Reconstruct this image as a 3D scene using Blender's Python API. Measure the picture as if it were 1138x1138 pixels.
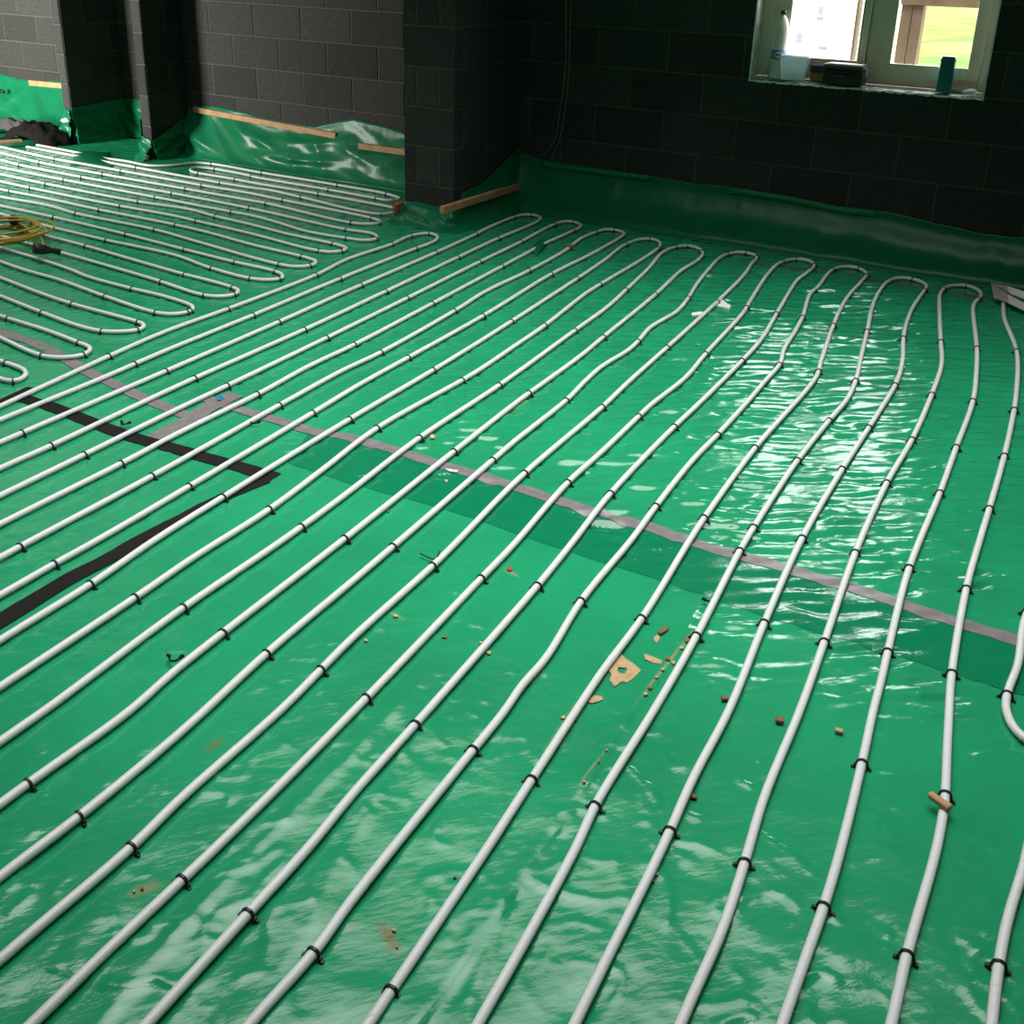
import bpy, bmesh, math, random
import numpy as np
from mathutils import Matrix, Vector

for o in list(bpy.data.objects):
    bpy.data.objects.remove(o)
scene = bpy.context.scene
COL = scene.collection
random.seed(5)
RNG = np.random.default_rng(11)

# ------------------------------------------------------------------ camera
CAM = np.array([2.86623, -6.14152, 1.59298])
CR = np.array([0.84822431, 0.52919462, 0.02164685])
CU = np.array([-0.21688789, 0.3097729, 0.92574316])
CF = np.array([-0.48319269, 0.78993279, -0.37753281])
FPX, PX, PY = 1227.634, 549.854, 436.503
cam = bpy.data.cameras.new('camera')
cam.sensor_width = 36.0
cam.lens = FPX / 1138 * 36.0
cam.shift_x = (569 - PX) / 1138
cam.shift_y = -(569 - PY) / 1138
cam.clip_start = 0.05
camo = bpy.data.objects.new('camera', cam)
M = Matrix(((CR[0], CU[0], -CF[0], CAM[0]), (CR[1], CU[1], -CF[1], CAM[1]), (CR[2], CU[2], -CF[2], CAM[2]), (0, 0, 0, 1)))
camo.matrix_world = M
COL.objects.link(camo)
scene.camera = camo

# ------------------------------------------------------------------ world, lights, exposure
scene.view_settings.view_transform = 'Standard'
scene.view_settings.look = 'None'
scene.view_settings.gamma = 1.0
scene.view_settings.use_curve_mapping = False
scene.view_settings.exposure = 0.0
world = bpy.data.worlds.new('sky')
scene.world = world
world.use_nodes = True
wn = world.node_tree
wn.nodes.clear()
wo = wn.nodes.new('ShaderNodeOutputWorld')
wb = wn.nodes.new('ShaderNodeBackground')
wb.inputs['Color'].default_value = (0.93, 0.97, 1.0, 1)
wb.inputs['Strength'].default_value = 11.0
wn.links.new(wb.outputs[0], wo.inputs[0])


def area(name, loc, direction, sx, sy, power, color=(1, 1, 1), spread=180):
    l = bpy.data.lights.new(name, 'AREA')
    l.shape = 'RECTANGLE'
    l.size, l.size_y = sx, sy
    l.energy = power
    l.color = color
    l.spread = math.radians(spread)
    o = bpy.data.objects.new(name, l)
    o.location = loc
    o.rotation_euler = Vector(direction).to_track_quat('-Z', 'Y').to_euler()
    COL.objects.link(o)
    return o


CEIL = 2.5
# lamps in unseen openings added to explain the light: two rooflights, one left doorway
area('added_rooflight', (0.95, -3.3, CEIL + 0.95), (0, 0, -1), 3.8, 3.1, 102, (1.0, 1.0, 0.97), 99)
area('added_left_fill', (-3.4, -2.5, CEIL + 0.95), (0, 0, -1), 2.3, 1.7, 34, (1.0, 1.0, 0.95), 104)  # fill lamp added to brighten the dim left part of the floor
area('doorway_daylight', (-6.0, -4.35, 1.10), (0, 1, -0.03), 1.1, 2.0, 280, (1.0, 0.97, 0.90), 112)


# ------------------------------------------------------------------ pixel helpers
def ray(x, y):
    return CF + CR * (x - PX) / FPX - CU * (y - PY) / FPX


def onplane(x, y, v, ax):
    d = ray(x, y)
    return CAM + d * ((v - CAM[ax]) / d[ax])


def fl(x, y, z=0.0):
    return onplane(x, y, z, 2)


def crop(ox, oy, s, pts):
    return [(ox + a / s, oy + b / s) for a, b in pts]


# ------------------------------------------------------------------ materials
MATS = {}


def mat(name, col, rough=0.6, spec=0.5, bump=None, var=None, trans=0.0, metal=0.0, coat=0.0, emit=None, objvar=0.0):
    """bump: list of (scale vec or float, strength, distance, detail); var: (scale, colour2, low, high)"""
    if name in MATS:
        return MATS[name]
    m = bpy.data.materials.new(name)
    m.use_nodes = True
    nt = m.node_tree
    b = nt.nodes['Principled BSDF']
    b.inputs['Base Color'].default_value = (*col, 1)
    b.inputs['Roughness'].default_value = rough
    b.inputs['Specular IOR Level'].default_value = spec
    b.inputs['Metallic'].default_value = metal
    b.inputs['Transmission Weight'].default_value = trans
    b.inputs['Coat Weight'].default_value = coat
    tc = nt.nodes.new('ShaderNodeTexCoord')
    out = None
    if var:
        n = nt.nodes.new('ShaderNodeTexNoise')
        n.inputs['Scale'].default_value = var[0]
        n.inputs['Detail'].default_value = 6
        n.inputs['Roughness'].default_value = 0.65
        nt.links.new(tc.outputs['Object'], n.inputs['Vector'])
        mr = nt.nodes.new('ShaderNodeMapRange')
        mr.inputs[1].default_value, mr.inputs[2].default_value = var[2], var[3]
        nt.links.new(n.outputs['Fac'], mr.inputs[0])
        mx = nt.nodes.new('ShaderNodeMix')
        mx.data_type = 'RGBA'
        mx.inputs[6].default_value = (*col, 1)
        mx.inputs[7].default_value = (*var[1], 1)
        nt.links.new(mr.outputs[0], mx.inputs[0])
        out = mx.outputs[2]
    if objvar:
        oi = nt.nodes.new('ShaderNodeObjectInfo')
        mr2 = nt.nodes.new('ShaderNodeMapRange')
        mr2.inputs[3].default_value, mr2.inputs[4].default_value = 1 - objvar, 1 + objvar
        nt.links.new(oi.outputs['Random'], mr2.inputs[0])
        hs = nt.nodes.new('ShaderNodeHueSaturation')
        hs.inputs['Color'].default_value = (*col, 1)
        nt.links.new(mr2.outputs[0], hs.inputs['Value'])
        if out:
            nt.links.new(out, hs.inputs['Color'])
        out = hs.outputs[0]
    if out:
        nt.links.new(out, b.inputs['Base Color'])
    if bump:
        prev = None
        for sc, st, dist, det in bump:
            mp = nt.nodes.new('ShaderNodeMapping')
            if isinstance(sc, tuple):
                mp.inputs['Scale'].default_value = sc[:3]
                if len(sc) > 3:
                    mp.vector_type = 'TEXTURE'
                    mp.inputs['Scale'].default_value = tuple(1 / q for q in sc[:3])
                    mp.inputs['Rotation'].default_value = (0, 0, math.radians(sc[3]))
            else:
                mp.inputs['Scale'].default_value = (sc, sc, sc)
            nt.links.new(tc.outputs['Object'], mp.inputs['Vector'])
            n = nt.nodes.new('ShaderNodeTexNoise')
            n.inputs['Scale'].default_value = 1.0
            n.inputs['Detail'].default_value = det
            nt.links.new(mp.outputs[0], n.inputs['Vector'])
            bp = nt.nodes.new('ShaderNodeBump')
            bp.inputs['Strength'].default_value = st
            bp.inputs['Distance'].default_value = dist
            nt.links.new(n.outputs['Fac'], bp.inputs['Height'])
            if prev:
                nt.links.new(prev.outputs[0], bp.inputs['Normal'])
            prev = bp
        nt.links.new(prev.outputs[0], b.inputs['Normal'])
    MATS[name] = m
    return m


GREEN = (0.014, 0.240, 0.106)
SHEETBUMP = [((18, 55, 18, 48), 0.28, 0.004, 3), (120.0, 0.14, 0.0015, 2)]
m_sheet = mat('green_polythene', GREEN, 0.14, 0.5, SHEETBUMP, var=(2.2, (0.016, 0.30, 0.135), 0.35, 0.7))
m_lap = mat('green_polythene_double_layer', (0.005, 0.175, 0.078), 0.14, 0.5, SHEETBUMP)
m_up = mat('green_polythene_shaded', (0.006, 0.140, 0.060), 0.27, 0.18, [(26.0, 0.18, 0.006, 3)])  # same sheet; darker colour and weaker sheen put in to look shaded
m_hem = mat('green_polythene_hem', (0.016, 0.20, 0.075), 0.4, 0.18)
m_pipe = mat('white_pipe_plastic', (0.66, 0.67, 0.67), 0.38, 0.4, var=(60, (0.46, 0.44, 0.42), 0.62, 0.75))
m_clip = mat('black_clip_plastic', (0.012, 0.012, 0.013), 0.4, 0.4)
m_block = mat('dense_concrete_block', (0.050, 0.050, 0.048), 0.95, 0.1, [(160.0, 0.6, 0.004, 4), (30.0, 0.3, 0.004, 4)],
              var=(45, (0.034, 0.034, 0.032), 0.4, 0.65), objvar=0.16)
m_mortar = mat('grey_mortar', (0.080, 0.077, 0.064), 0.95, 0.1, [(120.0, 0.5, 0.003, 4)])
m_timber = mat('pine_batten', (0.46, 0.27, 0.14), 0.65, 0.3, [((6, 120, 120), 0.2, 0.001, 3)], var=(14, (0.34, 0.18, 0.085), 0.45, 0.7))
m_timber2 = mat('reddish_timber', (0.33, 0.12, 0.06), 0.7, 0.3, var=(20, (0.22, 0.08, 0.04), 0.45, 0.7))
m_greytape = mat('grey_tape', (0.16, 0.145, 0.15), 0.35, 0.5, [(40.0, 0.3, 0.003, 3)], var=(30, (0.22, 0.20, 0.205), 0.4, 0.7))
m_blacktape = mat('black_tape', (0.010, 0.008, 0.008), 0.75, 0.15, [(50.0, 0.3, 0.002, 3)])
m_frame = mat('cream_window_plastic', (0.80, 0.68, 0.54), 0.4, 0.4)
m_bead = mat('cream_window_bead', (0.8, 0.77, 0.68), 0.4, 0.4)
m_seal = mat('window_rubber_seal', (0.05, 0.05, 0.045), 0.6, 0.3)
m_sill = mat('rough_white_sill', (0.86, 0.85, 0.82), 0.8, 0.2, [(60.0, 0.6, 0.006, 4)], var=(30, (0.45, 0.43, 0.4), 0.5, 0.75))
m_slab = mat('insulation_board', (0.3, 0.3, 0.28), 0.9, 0.1)
m_ceil = mat('ceiling_board', (0.35, 0.34, 0.32), 0.9, 0.1)
m_cable = mat('grey_cable', (0.2, 0.2, 0.19), 0.5, 0.3)
m_yellow = mat('yellow_cable', (0.45, 0.27, 0.015), 0.4, 0.5)
m_black = mat('black_plastic', (0.015, 0.015, 0.016), 0.45, 0.4)
m_cloth = mat('dark_cloth', (0.009, 0.0075, 0.007), 0.95, 0.1, [(25.0, 0.5, 0.02, 4)])
m_cloth2 = mat('grey_lining', (0.06, 0.057, 0.055), 0.9, 0.1)
m_paper = mat('silver_grey_card', (0.6, 0.55, 0.56), 0.45, 0.4)
m_tan = mat('tan_plaster', (0.50, 0.36, 0.21), 0.9, 0.1, var=(60, (0.38, 0.25, 0.13), 0.4, 0.7))
m_brown = mat('brown_clay', (0.24, 0.11, 0.06), 0.9, 0.1, var=(60, (0.22, 0.1, 0.05), 0.4, 0.7))
m_white = mat('white_plastic', (0.8, 0.8, 0.79), 0.45, 0.4)
m_blue = mat('blue_pigment', (0.01, 0.16, 0.35), 0.6, 0.3)
m_red = mat('red_print', (0.5, 0.03, 0.04), 0.5, 0.3)
m_bluelabel = mat('blue_label', (0.08, 0.2, 0.5), 0.4, 0.4)
m_teal = mat('teal_plastic', (0.008, 0.16, 0.145), 0.4, 0.4)
m_grass = mat('grass', (0.045, 0.095, 0.006), 0.95, 0.1, [(3.0, 0.6, 0.1, 5)], var=(0.35, (0.16, 0.16, 0.03), 0.42, 0.62))
m_oak = mat('oak_post', (0.11, 0.065, 0.035), 0.8, 0.2, var=(6, (0.07, 0.04, 0.02), 0.4, 0.7))
m_van = mat('white_vehicle_paint', (0.82, 0.83, 0.84), 0.3, 0.5, coat=0.4)
m_vanmark = mat('grey_vehicle_print', (0.18, 0.18, 0.2), 0.5, 0.3)
m_hedge = mat('brown_bank', (0.22, 0.11, 0.06), 0.95, 0.1, [(4.0, 0.6, 0.2, 4)])



def stain(m, e0, e1, wid, col, amount=0.8, scale=60):
    """a smudge of dirt on the sheet between two points of the floor, wid = half width in metres"""
    nt = m.node_tree
    b = nt.nodes['Principled BSDF']
    prev = b.inputs['Base Color'].links[0].from_socket
    p0, p1 = fl(*e0), fl(*e1)
    c = (p0 + p1) / 2
    half = (np.linalg.norm(p1 - p0) / 2, wid, math.degrees(math.atan2(p1[1] - p0[1], p1[0] - p0[0])))
    tc = nt.nodes.new('ShaderNodeTexCoord')
    mp = nt.nodes.new('ShaderNodeMapping')
    mp.vector_type = 'TEXTURE'
    mp.inputs['Location'].default_value = (c[0], c[1], 0)
    mp.inputs['Rotation'].default_value = (0, 0, math.radians(half[2]))
    mp.inputs['Scale'].default_value = (half[0], half[1], 1)
    ln = nt.nodes.new('ShaderNodeVectorMath')
    ln.operation = 'LENGTH'
    nz = nt.nodes.new('ShaderNodeTexNoise')
    nz.inputs['Scale'].default_value = scale
    nz.inputs['Detail'].default_value = 5
    sub = nt.nodes.new('ShaderNodeMath')
    sub.operation = 'ADD'
    mr = nt.nodes.new('ShaderNodeMapRange')
    mr.inputs[1].default_value, mr.inputs[2].default_value = 1.55, 0.75
    mr.inputs[3].default_value, mr.inputs[4].default_value = 0.0, amount
    mx = nt.nodes.new('ShaderNodeMix')
    mx.data_type = 'RGBA'
    mx.inputs[7].default_value = (*col, 1)
    nt.links.new(tc.outputs['Object'], mp.inputs['Vector'])
    nt.links.new(mp.outputs[0], ln.inputs[0])
    nt.links.new(tc.outputs['Object'], nz.inputs['Vector'])
    nt.links.new(ln.outputs['Value'], sub.inputs[0])
    nt.links.new(nz.outputs['Fac'], sub.inputs[1])
    nt.links.new(sub.outputs[0], mr.inputs[0])
    nt.links.new(mr.outputs[0], mx.inputs[0])
    nt.links.new(prev, mx.inputs[6])
    nt.links.new(mx.outputs[2], b.inputs['Base Color'])


MUD, DUST = (0.16, 0.13, 0.045), (0.36, 0.27, 0.15)
GRIT = (0.10, 0.09, 0.05)
for e0, e1, wid, col, am in (((420, 1018), (446, 1068), 0.016, MUD, 0.85), ((138, 995), (186, 980), 0.02, DUST, 0.5), ((228, 836), (250, 820), 0.016, MUD, 0.6),
                             ((430, 679), (450, 689), 0.008, DUST, 0.5), ((560, 632), (578, 642), 0.010, DUST, 0.5), ((588, 762), (618, 715), 0.012, DUST, 0.6),
                             ((600, 852), (660, 760), 0.016, DUST, 0.7), ((660, 765), (682, 730), 0.014, DUST, 0.6), ((704, 788), (775, 695), 0.005, DUST, 0.7),
                             ((640, 880), (672, 836), 0.004, DUST, 0.6), ((530, 722), (550, 712), 0.012, DUST, 0.5), ((940, 306), (1040, 322), 0.05, GRIT, 0.8), ((830, 292), (930, 304), 0.05, GRIT, 0.8),
                             ((1050, 326), (1110, 334), 0.05, GRIT, 0.8), ((560, 462), (600, 437), 0.008, DUST, 0.4), ((388, 1028), (394, 1034), 0.015, MUD, 0.5)):
    stain(m_sheet, e0, e1, wid, col, am)


def glassy(name, col, transp, rough=0.02):
    m = bpy.data.materials.new(name)
    m.use_nodes = True
    nt = m.node_tree
    nt.nodes.clear()
    out = nt.nodes.new('ShaderNodeOutputMaterial')
    mx = nt.nodes.new('ShaderNodeMixShader')
    t = nt.nodes.new('ShaderNodeBsdfTransparent')
    g = nt.nodes.new('ShaderNodeBsdfPrincipled')
    t.inputs[0].default_value = (*col, 1)
    g.inputs['Base Color'].default_value = (*col, 1)
    g.inputs['Roughness'].default_value = rough
    mx.inputs[0].default_value = 1 - transp
    nt.links.new(t.outputs[0], mx.inputs[1])
    nt.links.new(g.outputs[0], mx.inputs[2])
    nt.links.new(mx.outputs[0], out.inputs[0])
    return m


m_glass = glassy('window_glass', (0.97, 0.98, 0.97), 0.95)
m_pet = glassy('clear_bottle_plastic', (0.80, 0.79, 0.74), 0.3, 0.2)
m_tub = glassy('frosted_tub_plastic', (0.85, 0.88, 0.9), 0.3, 0.4)


# ------------------------------------------------------------------ mesh helpers
def link(name, me, m, parent=None, loc=None):
    o = bpy.data.objects.new(name, me)
    COL.objects.link(o)
    if m and not me.materials:
        me.materials.append(m)
    if parent:
        o.parent = parent
    if loc is not None:
        o.location = loc
    return o


def tag(o, label=None, cat=None, group=None, kind=None):
    if label:
        o['label'] = label
    if cat:
        o['category'] = cat
    if group:
        o['group'] = group
    if kind:
        o['kind'] = kind
    return o


def empty(name, loc=(0, 0, 0), rz=0.0):
    o = bpy.data.objects.new(name, None)
    o.empty_display_size = 0.1
    o.location = loc
    o.rotation_euler = (0, 0, rz)
    COL.objects.link(o)
    return o


def np_mesh(name, V, F, smooth=True):
    V = np.asarray(V, np.float32)
    F = np.asarray(F, np.int32)
    me = bpy.data.meshes.new(name)
    n, k = F.shape
    me.vertices.add(len(V))
    me.vertices.foreach_set('co', V.ravel())
    me.loops.add(n * k)
    me.loops.foreach_set('vertex_index', F.ravel())
    me.polygons.add(n)
    me.polygons.foreach_set('loop_start', np.arange(0, n * k, k, dtype=np.int32))
    me.polygons.foreach_set('loop_total', np.full(n, k, np.int32))
    me.update(calc_edges=True)
    me.validate()
    if smooth:
        me.polygons.foreach_set('use_smooth', np.ones(n, bool))
    return me


def bm_mesh(name, bm, smooth=False):
    me = bpy.data.meshes.new(name)
    bmesh.ops.recalc_face_normals(bm, faces=bm.faces)
    bm.to_mesh(me)
    bm.free()
    if smooth:
        for p in me.polygons:
            p.use_smooth = True
    return me


def add_box(bm, lo, hi, bev=0.0, mtx=None):
    lo, hi = Vector(lo), Vector(hi)
    r = bmesh.ops.create_cube(bm, size=1.0)
    vs = r['verts']
    for v in vs:
        v.co = Vector([(lo[i] + hi[i]) / 2 + v.co[i] * (hi[i] - lo[i]) for i in range(3)])
    if bev:
        es = list({e for v in vs for e in v.link_edges})
        rr = bmesh.ops.bevel(bm, geom=es, offset=bev, segments=1, affect='EDGES', profile=0.5)
        vs = list({v for f in rr['faces'] for v in f.verts} | {v for v in vs if v.is_valid})
    if mtx is not None:
        for v in vs:
            v.co = mtx @ v.co
    return vs


def box_mesh(name, lo, hi, bev=0.0):
    bm = bmesh.new()
    add_box(bm, lo, hi, bev)
    return bm_mesh(name, bm)


def tube_arrays(P, r, seg=8, cap=True, closed=False):
    P = np.asarray(P, float)
    n = len(P)
    if closed:
        T = np.roll(P, -1, 0) - np.roll(P, 1, 0)
    else:
        T = np.gradient(P, axis=0)
    T /= np.linalg.norm(T, axis=1)[:, None] + 1e-12
    up = np.array([0, 0, 1.0])
    if abs(T[:, 2]).max() > 0.9:
        up = np.array([0.0, 1.0, 0.05])
    S = np.cross(T, up)
    S /= np.linalg.norm(S, axis=1)[:, None] + 1e-12
    N = np.cross(S, T)
    a = np.arange(seg) * 2 * np.pi / seg
    V = P[:, None] + r * (np.cos(a)[None, :, None] * S[:, None] + np.sin(a)[None, :, None] * N[:, None])
    V = V.reshape(-1, 3)
    F = []
    m = n if closed else n - 1
    for i in range(m):
        j = (i + 1) % n
        for k in range(seg):
            l = (k + 1) % seg
            F.append((i * seg + k, j * seg + k, j * seg + l, i * seg + l))
    if cap and not closed:
        c0, c1 = len(V), len(V) + 1
        V = np.vstack([V, P[:1], P[-1:]])
        for k in range(seg):
            l = (k + 1) % seg
            F.append((c0, k, l, l))
            F.append((c1, (n - 1) * seg + l, (n - 1) * seg + k, (n - 1) * seg + k))
    return V, F


def poly_mesh(name, V, F, smooth=True):
    me = bpy.data.meshes.new(name)
    F = [tuple(dict.fromkeys(int(q) for q in f)) for f in F]
    me.from_pydata([tuple(v) for v in V], [], F)
    me.update()
    if smooth:
        for p in me.polygons:
            p.use_smooth = True
    return me


def spline(P, step=0.02, sm=1):
    """centripetal-ish Catmull-Rom through points, resampled evenly"""
    P = np.asarray(P, float)
    out = []
    Q = np.vstack([2 * P[0] - P[1], P, 2 * P[-1] - P[-2]])
    for i in range(1, len(Q) - 2):
        p0, p1, p2, p3 = Q[i - 1:i + 3]
        t1 = max(np.linalg.norm(p1 - p0), 1e-6) ** 0.5
        t2 = t1 + max(np.linalg.norm(p2 - p1), 1e-6) ** 0.5
        t3 = t2 + max(np.linalg.norm(p3 - p2), 1e-6) ** 0.5
        n = max(2, int(np.linalg.norm(p2 - p1) / (step * 0.5)))
        for t in np.linspace(t1, t2, n, endpoint=False):
            a1 = (t1 - t) / t1 * p0 + t / t1 * p1
            a2 = (t2 - t) / (t2 - t1) * p1 + (t - t1) / (t2 - t1) * p2
            a3 = (t3 - t) / (t3 - t2) * p2 + (t - t2) / (t3 - t2) * p3
            b1 = (t2 - t) / t2 * a1 + t / t2 * a2
            b2 = (t3 - t) / (t3 - t1) * a2 + (t - t1) / (t3 - t1) * a3
            out.append((t2 - t) / (t2 - t1) * b1 + (t - t1) / (t2 - t1) * b2)
    out.append(P[-1])
    out = np.array(out)
    s = np.r_[0, np.cumsum(np.linalg.norm(np.diff(out, axis=0), axis=1))]
    n = max(3, int(s[-1] / step) + 1)
    u = np.linspace(0, s[-1], n)
    R = np.stack([np.interp(u, s, out[:, k]) for k in range(out.shape[1])], 1)
    for _ in range(sm):
        R[1:-1] = 0.25 * R[:-2] + 0.5 * R[1:-1] + 0.25 * R[2:]
    return R


# ------------------------------------------------------------------ wrinkle fields (world-space height of the sheet)
GX0, GY0, GD, GNX, GNY = -7.2, -6.9, 0.008, 1400, 960


def field(seed, lam, elong, ang, band=0.45):
    """anisotropic random field: wavelength lam across, elong along direction ang (deg)"""
    g = np.random.default_rng(seed)
    w = g.standard_normal((GNX, GNY))
    kx = np.fft.fftfreq(GNX, GD)[:, None]
    ky = np.fft.rfftfreq(GNY, GD)[None, :]
    c, s = math.cos(math.radians(ang)), math.sin(math.radians(ang))
    ka = kx * c + ky * s
    kb = -kx * s + ky * c
    k0 = 1.0 / lam
    H = np.exp(-0.5 * ((np.abs(kb) - k0) / (band * k0)) ** 2) * np.exp(-0.5 * (ka * elong) ** 2)
    f = np.fft.irfft2(np.fft.rfft2(w) * H, s=(GNX, GNY))
    return f / f.std()


def iso(seed, lam):
    g = np.random.default_rng(seed)
    w = g.standard_normal((GNX, GNY))
    kx = np.fft.fftfreq(GNX, GD)[:, None]
    ky = np.fft.rfftfreq(GNY, GD)[None, :]
    H = np.exp(-0.5 * (np.hypot(kx, ky) * lam) ** 2)
    f = np.fft.irfft2(np.fft.rfft2(w) * H, s=(GNX, GNY))
    return f / f.std()


gx = GX0 + GD * np.arange(GNX)[:, None] + 0 * np.arange(GNY)[None, :]
gy = GY0 + GD * np.arange(GNY)[None, :] + 0 * np.arange(GNX)[:, None]


def sstep(a, b, x):
    t = np.clip((x - a) / (b - a), 0, 1)
    return t * t * (3 - 2 * t)


def seg_dist(poly):
    """unsigned distance, signed side (+ = left of direction) to a polyline over the field grid (coarse window)"""
    best = np.full(gx.shape, 9.0)
    side = np.zeros(gx.shape)
    for (x0, y0), (x1, y1) in zip(poly[:-1], poly[1:]):
        dx, dy = x1 - x0, y1 - y0
        L2 = dx * dx + dy * dy
        t = np.clip(((gx - x0) * dx + (gy - y0) * dy) / L2, 0, 1)
        d = np.hypot(gx - x0 - t * dx, gy - y0 - t * dy)
        sd = dx * (gy - y0) - dy * (gx - x0)
        mk = d < best
        best = np.where(mk, d, best)
        side = np.where(mk, np.sign(sd), side)
    return best, side


def build_height():
    warp = iso(3, 0.35)
    rip = field(1, 0.075, 0.30, 35)
    rip2 = field(2, 0.045, 0.16, 44)
    left = field(4, 0.060, 0.22, 62)
    near = field(6, 0.16, 0.30, 55)
    fine = field(9, 0.035, 0.06, 20)
    n1, n2, n3 = iso(7, 0.11), iso(8, 0.20), iso(10, 0.07)
    line = lambda f, w: np.exp(-np.abs(f) / w)          # thin crease network along the zero lines of a field
    mask_n = iso(12, 0.45)
    p1, p2 = sstep(-0.3, 0.9, iso(13, 0.22)), sstep(-0.2, 1.0, iso(14, 0.16))
    right = sstep(-0.9, 0.9, gx + 0.35 * mask_n) * sstep(-3.7, -2.7, gy + 0.25 * gx + 0.2 * mask_n)
    leftm = sstep(-0.2, -1.2, gx - 0.3 * gy - 0.9)
    nearm = 1 - sstep(-3.9, -3.0, gy + 0.35 * gx)
    cr = sstep(1.1, 2.2, gx + 0.25 * mask_n) * nearm
    sharp = lambda f: np.sign(f) * np.abs(f) ** 0.8 + 0.5 * (1 - np.abs(f))
    h = 0.0034 * right * (0.4 + 0.8 * p1) * (sharp(rip) + 0.35 * rip2 * p2)
    h += 0.0011 * leftm * (left + 0.4 * rip2) * (0.5 + 0.6 * p1)
    h += 0.00045 * near + 0.00012 * fine
    h += cr * (0.0060 * line(n2, 0.14) * p1 + 0.0042 * line(n1, 0.13) * p2 + 0.0016 * n2)
    h += nearm * (1 - cr) * (0.0028 * line(n2, 0.10) * p1 + 0.0018 * line(n1, 0.10) * p2 + 0.0006 * n1 * p1)
    h += 0.00035 * n3 * (0.4 + p1)
    h += (1 - nearm) * right * 0.0018 * line(n1, 0.12) * p2
    # long folds of the near sheet running beside the pipes
    for pts, amp, w in FOLDS:
        P = [fl(*q)[:2] for q in pts]
        d, s = seg_dist(P)
        h += amp * np.where(s > 0, np.exp(-d / w), np.exp(-(d / 0.012) ** 2))
    return h


FOLDS = [([(440, 1170), (463, 1138), (512, 1072), (556, 1007), (580, 972), (645, 880), (703, 790), (772, 690)], 0.007, 0.05),
         ([(100, 1150), (190, 1045), (288, 940), (383, 848), (440, 790), (531, 693), (560, 664)], 0.005, 0.04),
         ([(520, 1138), (524, 1100), (545, 1055), (562, 1007)], 0.005, 0.025),
         ([(330, 1138), (300, 1090), (345, 1030), (380, 950), (410, 905)], 0.004, 0.04),
         ([(1138, 490), (1060, 497), (1000, 505)], 0.005, 0.03)]
HF = build_height()


def hz(x, y):
    u = np.clip((np.asarray(x) - GX0) / GD, 0, GNX - 2.001)
    v = np.clip((np.asarray(y) - GY0) / GD, 0, GNY - 2.001)
    i, j = u.astype(int), v.astype(int)
    a, b = u - i, v - j
    return (HF[i, j] * (1 - a) * (1 - b) + HF[i + 1, j] * a * (1 - b) + HF[i, j + 1] * (1 - a) * b + HF[i + 1, j + 1] * a * b)


# ------------------------------------------------------------------ room shell
# key planes, metres (floor sheet z = 0, window wall face y = 0)
YW, YL, YF, YP = 0.0, 0.086, 0.249, -0.765
XC = -0.757                 # corner of window wall and pillar
PX0, PX1 = -1.10, -0.745    # pillar
S2 = (-3.905, -3.805, -0.304)   # stub wall: x0, x1, end y
S1 = (-4.905, -4.813, -0.223)
XR, YB, XLW = 4.3, -7.4, -6.9
Z0 = 0.02
BW, BH = 0.45, 0.225
TOP = CEIL

floor = link('floor', box_mesh('floor', (XLW - 0.3, YB - 0.3, -0.12), (XR + 0.3, 2.0, -0.014)), m_slab)
tag(floor, kind='structure')

BLOCKS = {}


def block_mesh(L, H, T=0.02):
    k = (round(L, 3), round(H, 3))
    if k not in BLOCKS:
        BLOCKS[k] = box_mesh('block', (0, -T, 0), (L, 0.0, H), 0.0035)
        BLOCKS[k].materials.append(m_block)
    return BLOCKS[k]


def lay_blocks(wall, origin, ux, length, offs, z0=Z0, ztop=TOP, skip=None, proud=0.004, cuts=None, phase=0):
    """blocks as children on a face: origin at face left end seen from the room, ux unit along, outward = ux x z rotated"""
    ux = Vector(ux)
    ang = math.atan2(ux.y, ux.x)
    zb, row = z0 - BH, 0
    while zb < ztop - 0.02:
        edges = []
        if cuts and cuts[(row + phase) % len(cuts)]:
            edges = cuts[(row + phase) % len(cuts)]
        else:
            s = (offs[(row + phase) % 2]) % BW
            edges = [0.0] + [s + i * BW for i in range(int((length - s) / BW) + 1) if s + i * BW > 0.01] + [length]
        for a, b in zip(edges[:-1], edges[1:]):
            a2, b2 = a + 0.005, b - 0.005
            lo, hi = max(zb + 0.005, -0.01), min(zb + BH - 0.005, ztop)
            if b2 - a2 < 0.02 or hi - lo < 0.02:
                continue
            rects = [(a2, b2, lo, hi)]
            if skip:
                sx0, sx1, sz0, sz1 = skip
                if b2 > sx0 and a2 < sx1 and hi > sz0 + 0.01 and lo < sz1 - 0.01:
                    rects = []
                    if a2 < sx0 - 0.02:
                        rects.append((a2, sx0, lo, hi))
                    if b2 > sx1 + 0.02:
                        rects.append((sx1, b2, lo, hi))
            for (p, q, l, h) in rects:
                o = link('block', block_mesh(q - p, h - l), None, wall)
                P = Vector(origin) + ux * p + Vector((0, 0, l))
                # outward normal of the face (towards the room)
                nrm = Vector((ux.y, -ux.x, 0))
                j = random.uniform(-0.0015, 0.0015)
                o.location = P + nrm * (proud - 0.0 + j)
                o.location += -nrm * 0.0
                o.rotation_euler = (0, 0, ang)
                o.location += nrm * 0.0
        zb += BH
        row += 1


def wall_box(name, lo, hi, m=None):
    return tag(link(name, box_mesh(name, lo, hi), m or m_mortar), kind='structure')


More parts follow.
